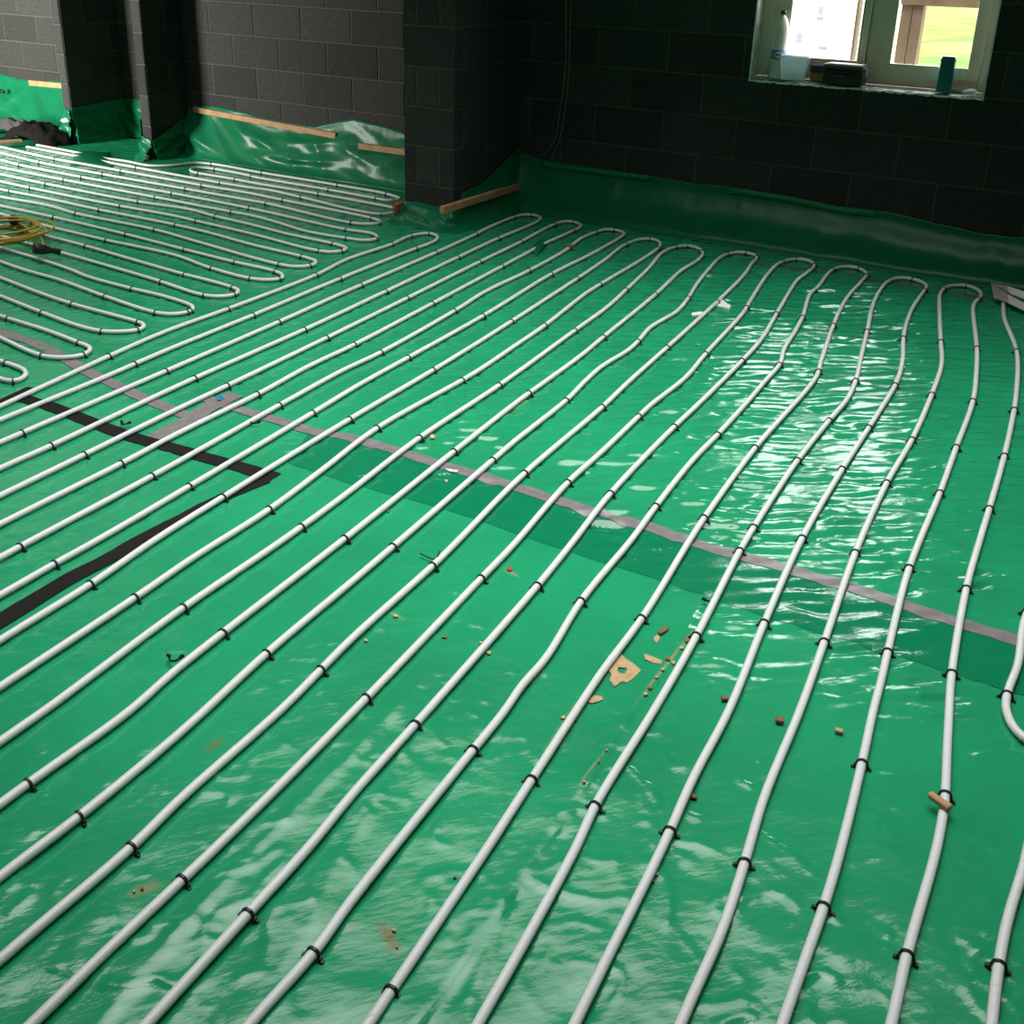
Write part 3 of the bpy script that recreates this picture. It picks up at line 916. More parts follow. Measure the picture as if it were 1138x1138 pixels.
# legs, each from the near end up to the far bend
LEG = {
    1: G[0, 0]((0, 180), (390, 0)) + A((0, 740), (410, 590), (970, 375)) + B((0, 405), (150, 330), (430, 235), (550, 182), (660, 166), (712, 180)),
    2: G[0, 0]((0, 266), (650, 0)) + A((0, 862), (575, 628), (1130, 395)) + B((100, 460), (575, 265), (690, 222), (718, 200)),
    3: G[0, 0]((0, 408), (150, 345), (950, 0)) + A((35, 985), (735, 672), (1138, 490)) + B((705, 290), (965, 170)) + C_((0, 168), (170, 95), (250, 76), (325, 84)),
    4: G[0, 0]((0, 572), (320, 430), (1138, 45)) + A((235, 1020), (910, 715)) + B((390, 535), (845, 320), (1100, 200)) + C_((80, 225), (310, 130), (346, 104)),
    5: G[0, 0]((0, 745), (525, 490), (1138, 190)) + G[1, 0]((345, 55),) + A((400, 1080), (1055, 765)) + B((530, 575), (980, 350)) + C_((0, 355), (220, 250), (430, 140), (500, 120), (560, 123)),
    6: G[0, 0]((0, 925), (760, 545), (1138, 345)) + G[1, 0]((555, 100),) + A((610, 1120), (930, 950)) + B((195, 870), (685, 612), (1138, 370)) + C_((110, 402), (370, 262), (550, 180), (603, 150)),
    7: G[0, 1]((0, 112), (125, 45)) + G[0, 0]((955, 625),) + G[1, 0]((0, 548), (700, 165)) + A((850, 1138), (1138, 980)) + B((350, 925), (830, 655)) + C_((0, 562), (265, 435), (500, 305), (600, 230), (690, 190), (770, 170), (845, 180)),
    8: G[0, 1]((0, 350), (335, 158), (620, 0)) + G[1, 0]((110, 690), (900, 220)) + B((220, 1127), (530, 955), (1005, 690)) + C_((0, 705), (420, 450), (650, 335), (850, 222), (878, 198)),
    9: G[0, 1]((0, 635), (565, 285), (980, 0)) + G[1, 0]((320, 760), (1130, 262)) + B((695, 1030), (1138, 755)) + C_((175, 755), (580, 480), (750, 365), (890, 262), (1000, 230), (1070, 235)),
    10: G[0, 1]((0, 930), (840, 375)) + G[1, 0]((140, 1138), (610, 840), (960, 580)) + G[2, 0]((220, 320), (770, 10)) + B((1000, 1020),) + C_((0, 1030), (180, 910), (370, 780), (640, 570), (720, 520), (1080, 298), (1105, 264)),
    11: G[0, 2]((0, 195), (280, 0)) + G[0, 1]((1138, 445),) + G[1, 1]((80, 445), (710, 0)) + G[1, 0]((830, 940),) + G[2, 0]((0, 755), (490, 380), (990, 50)) + C_((100, 1138), (570, 805), (770, 660), (890, 550), (1060, 380)) + D_((0, 280), (90, 178), (165, 142), (255, 130), (320, 148)),
    12: G[0, 2]((0, 590), (165, 480), (820, 0)) + G[1, 1]((0, 850), (320, 595), (1090, 0)) + G[2, 0]((20, 1015), (710, 465), (1138, 130)) + G[3, 0]((110, 100),) + C_((370, 1138), (600, 970), (745, 850), (1075, 580)) + D_((40, 440), (210, 290), (320, 220), (348, 178)),
    13: G[0, 2]((0, 1050), (530, 645), (1138, 140)) + G[1, 1]((150, 1138), (620, 705), (1138, 270)) + G[2, 0]((320, 1070), (960, 515)) + G[3, 0]((0, 410), (340, 140)) + C_((620, 1138), (730, 1040), (900, 935), (970, 870), (1040, 790)) + D_((180, 550), (250, 470), (320, 360), (460, 205), (500, 186), (570, 172), (640, 178)),
    14: G[0, 3]((0, 720), (820, 20)) + G[0, 2]((1138, 560),) + G[1, 2]((690, 0),) + G[1, 1]((940, 830), (1138, 630)) + G[2, 1]((0, 700), (590, 150), (740, 0)) + G[2, 0]((1138, 620),) + G[3, 0]((80, 600), (560, 190), (780, 0)) + C_((900, 1138), (1138, 925)) + D_((140, 775), (435, 490), (605, 320), (660, 240), (690, 204)),
    15: G[0, 3]((200, 1127), (640, 700), (1138, 230)) + G[1, 2]((70, 1080), (600, 560), (1138, 20)) + G[2, 1]((170, 975), (880, 245), (1110, 0)) + G[3, 0]((0, 1060), (345, 665), (560, 470), (800, 240), (1090, 0)) + D_((20, 1138), (370, 810), (600, 560), (630, 510), (760, 310), (840, 238), (930, 216), (1010, 222)),
    16: G[0, 3]((930, 1127),) + G[1, 3]((0, 985), (460, 460), (880, 0)) + G[1, 2]((1138, 540),) + G[2, 2]((470, 80),) + G[2, 1]((500, 1138), (1138, 405)) + G[3, 1]((160, 285), (390, 0)) + G[3, 0]((610, 740), (1020, 310), (1138, 200)) + D_((320, 1138), (600, 855), (720, 720), (815, 560), (950, 345), (1000, 308), (1052, 256)),
    17: G[1, 3]((500, 1127), (900, 680), (1138, 350)) + G[2, 2]((120, 1138), (840, 235), (1030, 0)) + G[2, 1]((1138, 920),) + G[3, 1]((200, 760), (440, 375), (750, 0)) + G[3, 0]((910, 805), (1138, 520)) + G[4, 0]((265, 365), (470, 140)) + D_((740, 990), (835, 880), (860, 790), (920, 690), (975, 590), (1030, 430)) + E_((40, 190), (100, 112), (135, 88), (180, 78), (245, 82)),
    18: G[2, 3]((170, 1127), (330, 910), (930, 0)) + G[3, 2]((0, 620), (110, 420), (400, 0)) + G[3, 1]((560, 840), (820, 490), (1120, 0)) + G[4, 0]((190, 880), (515, 435), (890, 0)) + E_((40, 640), (60, 580), (125, 390), (160, 310), (200, 240), (285, 145), (303, 115)),
    19: G[2, 3]((860, 1127), (1138, 640)) + G[3, 3]((405, 0),) + G[3, 2]((520, 600), (890, 0)) + G[3, 1]((1138, 650),) + G[4, 1]((130, 610), (405, 80)) + G[4, 0]((490, 960), (770, 530), (980, 265)) + E_((200, 780), (245, 680), (270, 570), (305, 420), (340, 270), (400, 170), (440, 145), (500, 137), (570, 150)),
    20: G[3, 3]((390, 1127), (950, 0)) + G[3, 2]((970, 780), (1138, 430)) + G[4, 2]((130, 430), (340, 0)) + G[4, 1]((560, 540), (800, 0)) + G[4, 0]((1060, 575),) + E_((315, 932), (450, 715), (480, 640), (495, 560), (500, 440), (540, 310), (605, 210), (622, 180)),
    21: G[3, 3]((1060, 1127),) + G[4, 3]((40, 1127), (300, 530), (440, 110)) + G[4, 2]((560, 560), (790, 0)) + G[4, 1]((945, 645), (1138, 90)) + G[5, 0]((65, 1115), (270, 665), (430, 390), (555, 105)) + E_((650, 760), (700, 600), (697, 480), (690, 330), (697, 215), (740, 182), (830, 178)),
    22: G[4, 3]((680, 1127), (950, 360), (1055, 0)) + G[5, 2]((0, 760), (110, 345), (185, 0)) + G[5, 1]((240, 870), (275, 715), (410, 185)) + G[5, 0]((455, 1138), (605, 730), (710, 440), (815, 150)) + E_((885, 650), (888, 510), (868, 300), (878, 268), (912, 230), (890, 200)),
    23: G[5, 3]((300, 1127), (395, 700), (590, 0)) + G[5, 2]((600, 720), (640, 540), (650, 300), (665, 0)) + G[5, 1]((680, 855), (775, 300), (860, 0)) + G[5, 0]((920, 825), (1015, 490), (1075, 210)) + E_((1095, 780), (1100, 530), (1035, 360), (1028, 290)) + [(1115, 333), (1115.5, 326)],
}


def clean(px, mind=7):
    out = [px[0]]
    for q in px[1:]:
        if math.hypot(q[0] - out[-1][0], q[1] - out[-1][1]) > mind:
            out.append(q)
    return out


def order(px, ax):
    """sort points along the run (they were read crop by crop)"""
    return px


def extend(W, d):
    """continue the first segment straight on, out of the frame"""
    W = np.asarray(W)
    v = W[0] - W[min(2, len(W) - 1)]
    v = v / np.linalg.norm(v)
    return np.vstack([W[0] + v * d, W])


CURVES = []   # (object, sampled curve)
CLIPLEN = 0


def make_loop(parent, W, label=None):
    C = spline(W, 0.022, 2)
    P = np.column_stack([C, np.full(len(C), PZ)])
    V, F = tube_arrays(P, PR, 8)
    o = link('pipe_loop', poly_mesh('pipe_loop', V, F), m_pipe, parent)
    CURVES.append((o, C))
    return o


def world_leg(k):
    px = sorted(clean(LEG[k], 5), key=lambda q: -1)  # already ordered
    W = [fl(x, y, PZ)[:2] for x, y in px]
    return np.array(W)


pipe_right = empty('heating_pipe', (0.5, -3.0, 0))
tag(pipe_right, 'white underfloor heating pipe laid in long parallel hairpins towards the window wall', 'pipe', 'white underfloor heating pipes')


def local(o):
    o.location = -Vector(o.parent.location)
    return o


def order_leg(W):
    """greedy ordering by projection along the run so that crop-by-crop reading does not zigzag"""
    return W[np.argsort(W[:, 1], kind='stable')] if W[:, 1].ptp() > 0.5 else W


def leg_world(k, bend=4):
    px = clean(LEG[k], 5)
    W = np.array([fl(x, y, PZ)[:2] for x, y in px])
    body, tail = W[:-bend], W[-bend:]
    body = body[np.argsort(body[:, 1])]
    keep = [0]
    for i in range(1, len(body)):
        if np.linalg.norm(body[i] - body[keep[-1]]) > 0.10:
            keep.append(i)
    body = body[keep]
    body = body[body[:, 1] < tail[0, 1] - 0.06]
    return np.vstack([body, tail])


for k in range(1, 23, 2):
    a, b = leg_world(k), leg_world(k + 1, 3)
    a = extend(a, 1.1)
    b = extend(b, 1.1)
    local(make_loop(pipe_right, np.vstack([a, b[::-1]])))
a = extend(leg_world(23, 3), 0.8)
local(make_loop(pipe_right, a))
# second circuit entering from the right edge
pipe_edge = empty('heating_pipe', (2.6, -4.0, 0))
tag(pipe_edge, 'short bends of white heating pipe entering at the right edge of the picture', 'pipe', 'white underfloor heating pipes')
W = [fl(x, y, PZ)[:2] for x, y in [(1175, 600), (1138, 692)] + G[5, 1]((1100, 790), (1035, 960), (1020, 1060)) + G[5, 2]((1030, 20), (1070, 110), (1138, 180)) + [(1165, 832), (1190, 800), (1215, 690)]]
local(make_loop(pipe_edge, np.array(W)))
W = [fl(x, y, PZ)[:2] for x, y in G[5, 3]((915, 1300), (935, 1127), (975, 780), (1040, 450), (1138, 130)) + [(1165, 850), (1240, 700)]]
local(make_loop(pipe_edge, np.array(W)))

# left zone ---------------------------------------------------------------
ZL = {
    'a': H_((310, 85), (630, 145)) + [(110, 175)] + I_((15, 148), (60, 165), (200, 183), (390, 182), (500, 172), (620, 160), (710, 167)) + J_((75, 140), (600, 225), (950, 288), (1030, 300)),
    'b': J_((965, 335), (870, 318), (540, 258), (0, 165)) + I_((1055, 270), (755, 212), (640, 200), (570, 203), (542, 217)),
    'c': I_((560, 235), (620, 248), (925, 298)) + J_((0, 208), (460, 285), (965, 378), (1040, 395)),
    'd': H_((225, 100), (600, 170), (950, 238)) + I_((90, 200), (785, 325)) + J_((0, 245), (130, 262), (345, 310), (910, 430), (1000, 437)),
    'e': H_((0, 100), (475, 205), (715, 247), (1010, 300)) + I_((640, 348),) + J_((0, 285), (215, 330), (850, 460), (895, 476)),
    'f': H_((0, 150), (330, 230), (875, 332)) + I_((500, 378),) + J_((0, 335), (110, 355), (700, 492), (800, 500), (880, 497), (906, 488)),
    'g': H_((0, 210), (180, 255), (690, 355)) + I_((390, 415), (1035, 540)) + J_((0, 390), (670, 540), (780, 555), (862, 572)),
    'h': H_((0, 272), (540, 378)) + I_((255, 450), (890, 572)) + J_((0, 440), (150, 480), (400, 555), (670, 600), (800, 615), (872, 605), (889, 588)),
    'i': H_((0, 330), (390, 412)) + I_((110, 487), (540, 552), (745, 608)) + J_((0, 505), (250, 570), (580, 640), (648, 660)),
    'j': H_((0, 390), (250, 445), (1010, 598)) + I_((400, 605), (585, 648)) + J_((0, 570), (450, 685), (560, 697), (640, 686), (671, 672)),
    'k': H_((0, 458), (80, 472), (400, 535), (835, 630)) + I_((410, 682), (700, 750)) + J_((0, 645), (360, 730), (430, 752)),
    'l': H_((0, 520), (400, 592), (655, 665)) + I_((235, 722), (600, 825), (900, 912)) + J_((0, 735), (200, 785), (310, 800), (415, 790), (456, 768)),
    'm': H_((0, 595), (445, 692), (1075, 842)) + I_((490, 890), (910, 995)) + A((455, 290), (715, 350), (760, 370)),
    'n': H_((0, 665), (285, 742), (905, 890)) + I_((400, 935), (710, 1045)) + A((310, 330), (555, 395), (660, 405), (755, 396), (771, 382)),
    'o': H_((0, 765), (240, 815), (715, 935)) + I_((0, 960), (490, 1100)) + A((140, 375), (300, 410), (440, 450), (480, 466)),
    'p': H_((0, 850), (420, 965), (510, 990)) + I_((220, 1138),) + A((0, 420), (260, 500), (370, 510), (450, 500), (488, 478)),
    'q': H_((0, 950), (120, 985), (370, 1060), (600, 1138)) + F_((560, 45), (830, 118)) + A((0, 505), (160, 555), (192, 570)),
    'r': [(-8, 288)] + F_((150, 0), (370, 62), (665, 168), (985, 270)) + A((60, 622), (150, 612), (198, 590)),
    's': F_((0, 50), (260, 150), (455, 215), (870, 328), (908, 342)),
    't': F_((0, 165), (265, 270), (500, 355), (645, 388), (780, 390), (880, 380), (916, 356)),
    'u': F_((0, 290), (40, 308), (300, 385), (510, 465), (562, 485)),
    'v': F_((0, 428), (150, 500), (275, 545), (380, 555), (520, 540), (576, 504)),
    'w': F_((0, 575), (30, 590), (130, 620), (160, 638)),
    'x': F_((0, 715), (95, 705), (150, 682), (167, 654)),
}


def zleg(k, bend):
    px = clean(ZL[k], 4)
    W = np.array([fl(x, y, PZ)[:2] for x, y in px])
    body, tail = (W[:-bend], W[-bend:]) if bend else (W, W[:0])
    body = body[np.argsort(body[:, 0])]
    keep = [0]
    for i in range(1, len(body)):
        if np.linalg.norm(body[i] - body[keep[-1]]) > 0.12:
            keep.append(i)
    body = body[keep]
    if bend:
        body = body[body[:, 0] < tail[0, 0] - 0.05]
    return np.vstack([body, tail])


pipe_left = empty('heating_pipe', (-3.0, -1.2, 0))
tag(pipe_left, 'white underfloor heating pipe zigzagging crosswise in hairpins on the left behind the cable coil', 'pipe', 'white underfloor heating pipes')
pa, pb_, pc, pd = zleg('a', 0), np.array([fl(x, y, PZ)[:2] for x, y in ZL['b']]), np.array([fl(x, y, PZ)[:2] for x, y in ZL['c']]), zleg('d', 0)
ra = (pa[-1] + pb_[0]) / 2 + np.array([0.10, 0])
local(make_loop(pipe_left, np.vstack([pa, [ra], pb_, pc])))
local(make_loop(pipe_left, np.vstack([pc[-1:] + np.array([0.03, -0.015]), pd[::-1]])))
for p, q in ('ef', 'gh', 'ij', 'kl', 'mn', 'op', 'qr', 'st', 'uv', 'wx'):
    wa, wb = zleg(p, 2), zleg(q, 3)
    wa = extend(wa, 1.2) if p != 'w' else np.vstack([wa[:1] + [-1.2, 0.06], wa[:1] + [-0.3, 0.015], wa])
    wb = extend(wb, 1.2) if p != 'w' else np.vstack([wb[:1] + [-1.2, 0.0], wb[:1] + [-0.3, -0.01], wb])
    local(make_loop(pipe_left, np.vstack([wa, wb[::-1]])))

# clips ---------------------------------------------------------------------
bm = bmesh.new()
ri, ro, wd = PR + 0.0003, PR + 0.0036, 0.0045
nseg = 8
rings = []
for i in range(nseg + 1):
    a = math.radians(-25 + 230 * i / nseg)
    rings.append([bm.verts.new((r * math.cos(a), s * wd / 2, PZ + r * math.sin(a))) for r, s in ((ri, -1), (ro, -1), (ro, 1), (ri, 1))])
for q0, q1 in zip(rings[:-1], rings[1:]):
    for k in range(4):
        bm.faces.new((q0[k], q1[k], q1[(k + 1) % 4], q0[(k + 1) % 4]))
bm.faces.new(rings[0])
bm.faces.new(rings[-1])
for s in (-1, 1):
    add_box(bm, (min(s * 0.011, s * 0.016), -0.004, 0.001), (max(s * 0.011, s * 0.016), 0.004, 0.0095))
    add_box(bm, (min(s * 0.015, s * 0.021), -0.0015, 0.002), (max(s * 0.015, s * 0.021), 0.0055, 0.005))
CLIP = bm_mesh('pipe_clip', bm)
CLIP.materials.append(m_clip)

CLIPPX = (
    G[0, 0]((150, 345), (322, 430), (528, 490), (762, 548), (958, 625), (130, 1075)) + G[0, 1]((338, 160), (570, 285), (845, 375)) +
    G[0, 2]((165, 480), (525, 650), (820, 880)) + G[1, 3]((75, 235), (465, 460), (895, 685)) + G[2, 3]((325, 905),) +
    G[2, 2]((470, 80), (840, 240)) + G[3, 2]((105, 420), (520, 600), (970, 780)) + G[4, 3]((440, 110), (945, 360)) + G[5, 3]((395, 700), (970, 785)) +
    G[5, 2]((110, 345), (640, 545)) + G[5, 1]((60, 90), (405, 185), (770, 300), (270, 720), (680, 855), (1035, 970), (1130, 440)) +
    G[5, 0]((70, 15), (320, 50), (555, 105), (815, 150), (1075, 205), (160, 315), (430, 390), (705, 440), (1010, 490), (5, 580), (270, 665), (600, 730), (920, 825)) +
    G[4, 1]((405, 75), (555, 540), (945, 640), (130, 610)) + G[4, 0]((265, 365), (510, 435), (980, 265), (770, 530), (1060, 575), (190, 880), (490, 955), (800, 1025), (10, 315)) +
    G[3, 1]((155, 290), (435, 380), (815, 490)) + G[3, 0]((115, 100), (345, 145), (560, 190), (800, 240), (1020, 315), (80, 600), (340, 670), (605, 740), (910, 810)) +
    G[2, 0]((50, 270), (220, 320), (770, 12), (490, 380), (990, 50), (710, 465), (960, 515), (20, 1018), (320, 1075)) + G[2, 1]((580, 155), (880, 250), (170, 985)) +
    G[1, 1]((80, 445), (315, 600), (625, 710), (935, 830)) + G[1, 0]((110, 690), (320, 765), (610, 840), (825, 940), (1095, 1015), (345, 55), (550, 100), (695, 170), (900, 220), (180, 5), (1130, 270)) +
    A((410, 590), (970, 375), (1130, 395), (575, 630), (735, 672), (910, 715), (1055, 768), (35, 985), (235, 1022), (405, 1080), (610, 1120)) +
    F_((710, 548), (875, 598), (1058, 640)) +
    B((550, 180), (660, 165), (430, 235), (100, 460), (575, 265), (235, 500), (705, 290), (965, 170), (390, 535), (845, 320), (1100, 200), (530, 578), (980, 350), (30, 825), (195, 870), (685, 615), (1135, 375), (355, 925), (830, 660), (540, 960), (1005, 690), (695, 1030), (880, 1095), (1105, 1135)) +
    C_((75, 228), (175, 95), (290, 80), (225, 250), (430, 140), (560, 122), (550, 180), (110, 405), (265, 435), (695, 190), (825, 175), (415, 452), (580, 485), (890, 262), (1035, 230), (1085, 290), (720, 522), (370, 780), (175, 757), (565, 808), (890, 550), (745, 850), (1070, 582), (965, 875)) +
    D_((170, 140), (255, 130), (345, 170), (40, 440), (250, 465), (490, 185), (625, 175), (685, 205), (435, 490), (140, 775), (620, 520), (370, 815), (850, 235), (925, 215), (1045, 255), (810, 560), (600, 855), (975, 590), (840, 880), (1070, 930)) +
    E_((130, 95), (240, 90), (300, 125), (125, 390), (35, 640), (300, 420), (555, 143), (610, 205), (495, 455), (450, 712), (710, 200), (695, 480), (650, 760), (830, 180), (890, 250), (885, 510), (1100, 527)) +
    J_((75, 140), (600, 228), (950, 288), (540, 258), (870, 318), (460, 285), (345, 312), (910, 430), (215, 330), (850, 460), (110, 355), (700, 492), (895, 497), (665, 540), (875, 603), (670, 603), (580, 640), (640, 690), (455, 690), (355, 732), (415, 795), (200, 785), (165, 833), (205, 888)) +
    I_((715, 168), (755, 212), (1060, 270), (620, 248), (925, 298), (785, 325), (90, 200), (640, 348), (505, 378), (390, 415), (1040, 538), (255, 450), (890, 572), (110, 487), (745, 610), (585, 648), (410, 685), (235, 722), (490, 890), (915, 995), (710, 1047), (490, 1105)) +
    H_((475, 203), (1010, 302), (330, 230), (875, 332), (180, 252), (690, 355), (540, 378), (390, 412), (250, 445), (80, 475), (1015, 598), (835, 630), (655, 663), (450, 695), (1075, 842), (910, 890), (285, 742), (715, 935), (510, 990)) +
    A((80, 60), (210, 30), (755, 398), (555, 397), (310, 330), (140, 375), (445, 450), (450, 502), (260, 502), (150, 612), (190, 598), (980, 215), (1090, 180)) +
    F_((1015, 75), (830, 118), (665, 168), (985, 270), (455, 215), (870, 330), (880, 382), (645, 390), (265, 270), (40, 308), (505, 465), (522, 540), (275, 545), (30, 592), (97, 705)))

done = []
for x, y in CLIPPX:
    if any(math.hypot(x - a, y - b) < 5.5 for a, b in done):
        continue
    done.append((x, y))
    w = fl(x, y, PZ)[:2]
    best = None
    for o, C in CURVES:
        d = np.hypot(C[:, 0] - w[0], C[:, 1] - w[1])
        i = int(d.argmin())
        if best is None or d[i] < best[0]:
            best = (d[i], o, C, i)
    d, o, C, i = best
    if d > 0.09:
        continue
    i = min(max(i, 1), len(C) - 2)
    t = C[i + 1] - C[i - 1]
    c = link('pipe_clip', CLIP, None, o)
    c.location = (C[i][0], C[i][1], 0.0)
    c.rotation_euler = (0, 0, math.atan2(t[1], t[0]) - math.pi / 2 + random.uniform(-0.12, 0.12) + (math.pi if random.random() < 0.5 else 0))

# torn bits of sheet that lie over the pipes
def flap(px, parent=sheet_far):
    P = np.array([fl(*q)[:2] for q in px])
    nu, nv = 14, 10
    Vf = []
    for i in range(nu):
        for j in range(nv):
            u, v = i / (nu - 1), j / (nv - 1)
            p = (P[0] * (1 - u) + P[1] * u) * (1 - v) + (P[3] * (1 - u) + P[2] * u) * v
            w = math.sin(math.pi * u) ** 0.6 * math.sin(math.pi * v) ** 0.5
            Vf.append((p[0], p[1], 0.003 + 0.0235 * w))
    Ff = [(i * nv + j, (i + 1) * nv + j, (i + 1) * nv + j + 1, i * nv + j + 1) for i in range(nu - 1) for j in range(nv - 1)]
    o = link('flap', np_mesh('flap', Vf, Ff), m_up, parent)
    o.modifiers.new('thickness', 'SOLIDIFY').thickness = 0.0012
    return o


flap([(588, 278), (601, 266), (610, 271), (597, 285)])
flap([(80, 168), (122, 170), (126, 186), (78, 184)])

# ------------------------------------------------------------------ timber battens
def batten(p0, p1, w, h, label, m=m_timber, name='timber_batten', roll=0.0):
    p0, p1 = Vector(p0), Vector(p1)
    L = (p1 - p0).length
    bm = bmesh.new()
    add_box(bm, (0, -w / 2, -h / 2), (L, w / 2, h / 2), 0.0025)
    o = link(name, bm_mesh(name, bm), m)
    o.location = p0
    o.rotation_euler = (p1 - p0).to_track_quat('X', 'Z').to_euler()
    return tag(o, label, 'timber', 'timber battens pinning the green sheet to the walls')


def wp(x, y, v, ax=1):
    return tuple(onplane(x, y, v, ax))


yb = YL - 0.022
batten(wp(216, 121.5, yb), wp(374, 151, yb), 0.026, 0.042, 'long pine batten pinning the sheet to the block wall at the back left')
yb = YL - 0.085
batten(wp(399, 162, yb), wp(452, 169.5, yb), 0.026, 0.042, 'short pine batten on the back wall running behind the pillar')
yb = YF - 0.03
batten(wp(33, 92, yb), wp(70, 95.5, yb), 0.026, 0.045, 'short pale batten on the far left wall')
xb = PX1 + 0.042
batten(wp(491, 233.5, xb + 0.006, 0), wp(575, 207.5, xb, 0), 0.03, 0.042, 'pine batten along the side of the big block pillar')
xb = PX0 - 0.022
batten((xb, YP - 0.07, 0.085), (xb, YL - 0.1, 0.19), 0.03, 0.05, 'reddish timber end sticking out beside the foot of the pillar', m_timber2)

# ------------------------------------------------------------------ hanging cables
for pts, lab in (([(262, -60), (262, 270), (252, 360), (240, 440), (215, 590), (180, 640), (150, 665)], 'thin grey cable hanging on the window wall, curving further left at its foot'),
                 ([(285, -60), (275, 270), (270, 360), (262, 440), (235, 590), (215, 640), (198, 680)], 'thin grey cable hanging on the window wall, the right one of the pair')):
    px = crop(560, 0, 3.793, pts)
    P = np.array([onplane(x, y, -0.012, 1) for x, y in px])
    P = np.vstack([[P[0, 0], -0.012, 2.45], P])
    V, F = tube_arrays(spline(P, 0.03, 1), 0.0028, 6)
    tag(link('hanging_cable', poly_mesh('hanging_cable', V, F), m_cable), lab, 'cable', 'cables hanging on the window wall')

# ------------------------------------------------------------------ things on the window sill
SZ = OZ0 + 0.012


def lathe(name, prof, m, parent=None, loc=None, seg=20, ribs=None):
    V, F = [], []
    for r, z in prof:
        for k in range(seg):
            a = 2 * math.pi * k / seg
            V.append((r * math.cos(a), r * math.sin(a), z))
    for i in range(len(prof) - 1):
        for k in range(seg):
            l = (k + 1) % seg
            F.append((i * seg + k, i * seg + l, (i + 1) * seg + l, (i + 1) * seg + k))
    F.append(tuple(range(seg))[::-1])
    F.append(tuple((len(prof) - 1) * seg + k for k in range(seg)))
    me = bpy.data.meshes.new(name)
    me.from_pydata(V, [], F)
    me.update()
    for p in me.polygons:
        p.use_smooth = True
    return link(name, me, m, parent, loc)


bx = onplane(855, 88, SZ, 2)
bt = empty('water_bottle', (bx[0] + 0.01, 0.042, SZ))
tag(bt, 'tall clear plastic bottle with blue label and black cap on the sill', 'bottle')
prof = [(0.034, 0.0), (0.042, 0.006), (0.043, 0.03)]
for z in np.linspace(0.04, 0.085, 5):
    prof += [(0.042, z), (0.0405, z + 0.005)]
prof += [(0.042, 0.10), (0.042, 0.155)]
for z in np.linspace(0.165, 0.245, 7):
    prof += [(0.0425, z), (0.0395, z + 0.006)]
prof += [(0.041, 0.262), (0.036, 0.285), (0.025, 0.31), (0.014, 0.325), (0.0125, 0.335)]
lathe('body', prof, m_pet, bt)
lathe('label', [(0.0427, 0.102), (0.0427, 0.152)], m_bluelabel, bt)
lathe('cap', [(0.0155, 0.334), (0.0155, 0.352), (0.013, 0.354)], m_black, bt)
lab = bt.children[1]
# white oval with red lettering on the side of the label that faces the room
V, F = [(0, 0, 0)], []
th0 = math.atan2(CAM[1] - 0.04, CAM[0] - bx[0])
for k in range(20):
    a = 2 * math.pi * k / 20
    th, z = th0 + 0.55 * math.cos(a), 0.127 + 0.017 * math.sin(a)
    V.append((0.0434 * math.cos(th), 0.0434 * math.sin(th), z))
V[0] = (0.0440 * math.cos(th0), 0.0440 * math.sin(th0), 0.127)
for k in range(20):
    F.append((0, 1 + k, 1 + (k + 1) % 20))
link('label_oval', poly_mesh('label_oval', V, F), m_white, lab)
bm = bmesh.new()
for i in range(5):
    th = th0 - 0.36 + 0.18 * i
    for dz in (0.0,):
        R_ = Matrix.Rotation(th, 4, 'Z')
        add_box(bm, (0.0436, -0.0028, 0.120), (0.0446, 0.0028, 0.1335), 0, R_)
link('label_lettering', bm_mesh('label_lettering', bm), m_red, lab)

tx = onplane(880, 89, SZ, 2)
tb = empty('plastic_tub', (0.955, 0.035, SZ), 0.15)
tag(tb, 'translucent white plastic tub on the sill between the bottle and the box', 'tub')
bm = bmesh.new()
rings = []
for (hx, hy, z) in ((0.058, 0.034, 0), (0.064, 0.037, 0.004), (0.078, 0.044, 0.118), (0.082, 0.047, 0.118), (0.082, 0.047, 0.126), (0.076, 0.042, 0.126), (0.060, 0.034, 0.006)):
    ring = []
    for sx, sy in ((1, 1), (-1, 1), (-1, -1), (1, -1)):
        for k in range(4):
            a = math.radians({(1, 1): 0, (-1, 1): 90, (-1, -1): 180, (1, -1): 270}[(sx, sy)] + k * 30)
            ring.append(bm.verts.new((sx * (hx - 0.015) + 0.015 * math.cos(a), sy * (hy - 0.015) + 0.015 * math.sin(a), z)))
    rings.append(ring)
for r0, r1 in zip(rings[:-1], rings[1:]):
    for k in range(16):
        bm.faces.new((r0[k], r0[(k + 1) % 16], r1[(k + 1) % 16], r1[k]))
bm.faces.new(rings[0])
bm.faces.new(rings[-1])
link('tub_body', bm_mesh('tub_body', bm, True), m_tub, tb)
lathe('contents', [(0.03, 0.008), (0.034, 0.06), (0.02, 0.075)], mat('pale_blue_contents', (0.5, 0.6, 0.7), 0.7), tb, seg=12)

bb = empty('cardboard_box', (1.100, 0.060, SZ), 0.0)
tag(bb, 'low brown box with a dark top behind the black case on the sill', 'box')
link('base', box_mesh('base', (-0.055, -0.018, 0), (0.055, 0.018, 0.042), 0.002), mat('brown_card', (0.28, 0.14, 0.06), 0.8), bb)
link('lid', box_mesh('lid', (-0.057, -0.019, 0.042), (0.057, 0.019, 0.085), 0.003), mat('dark_purple_card', (0.03, 0.025, 0.04), 0.7), bb)

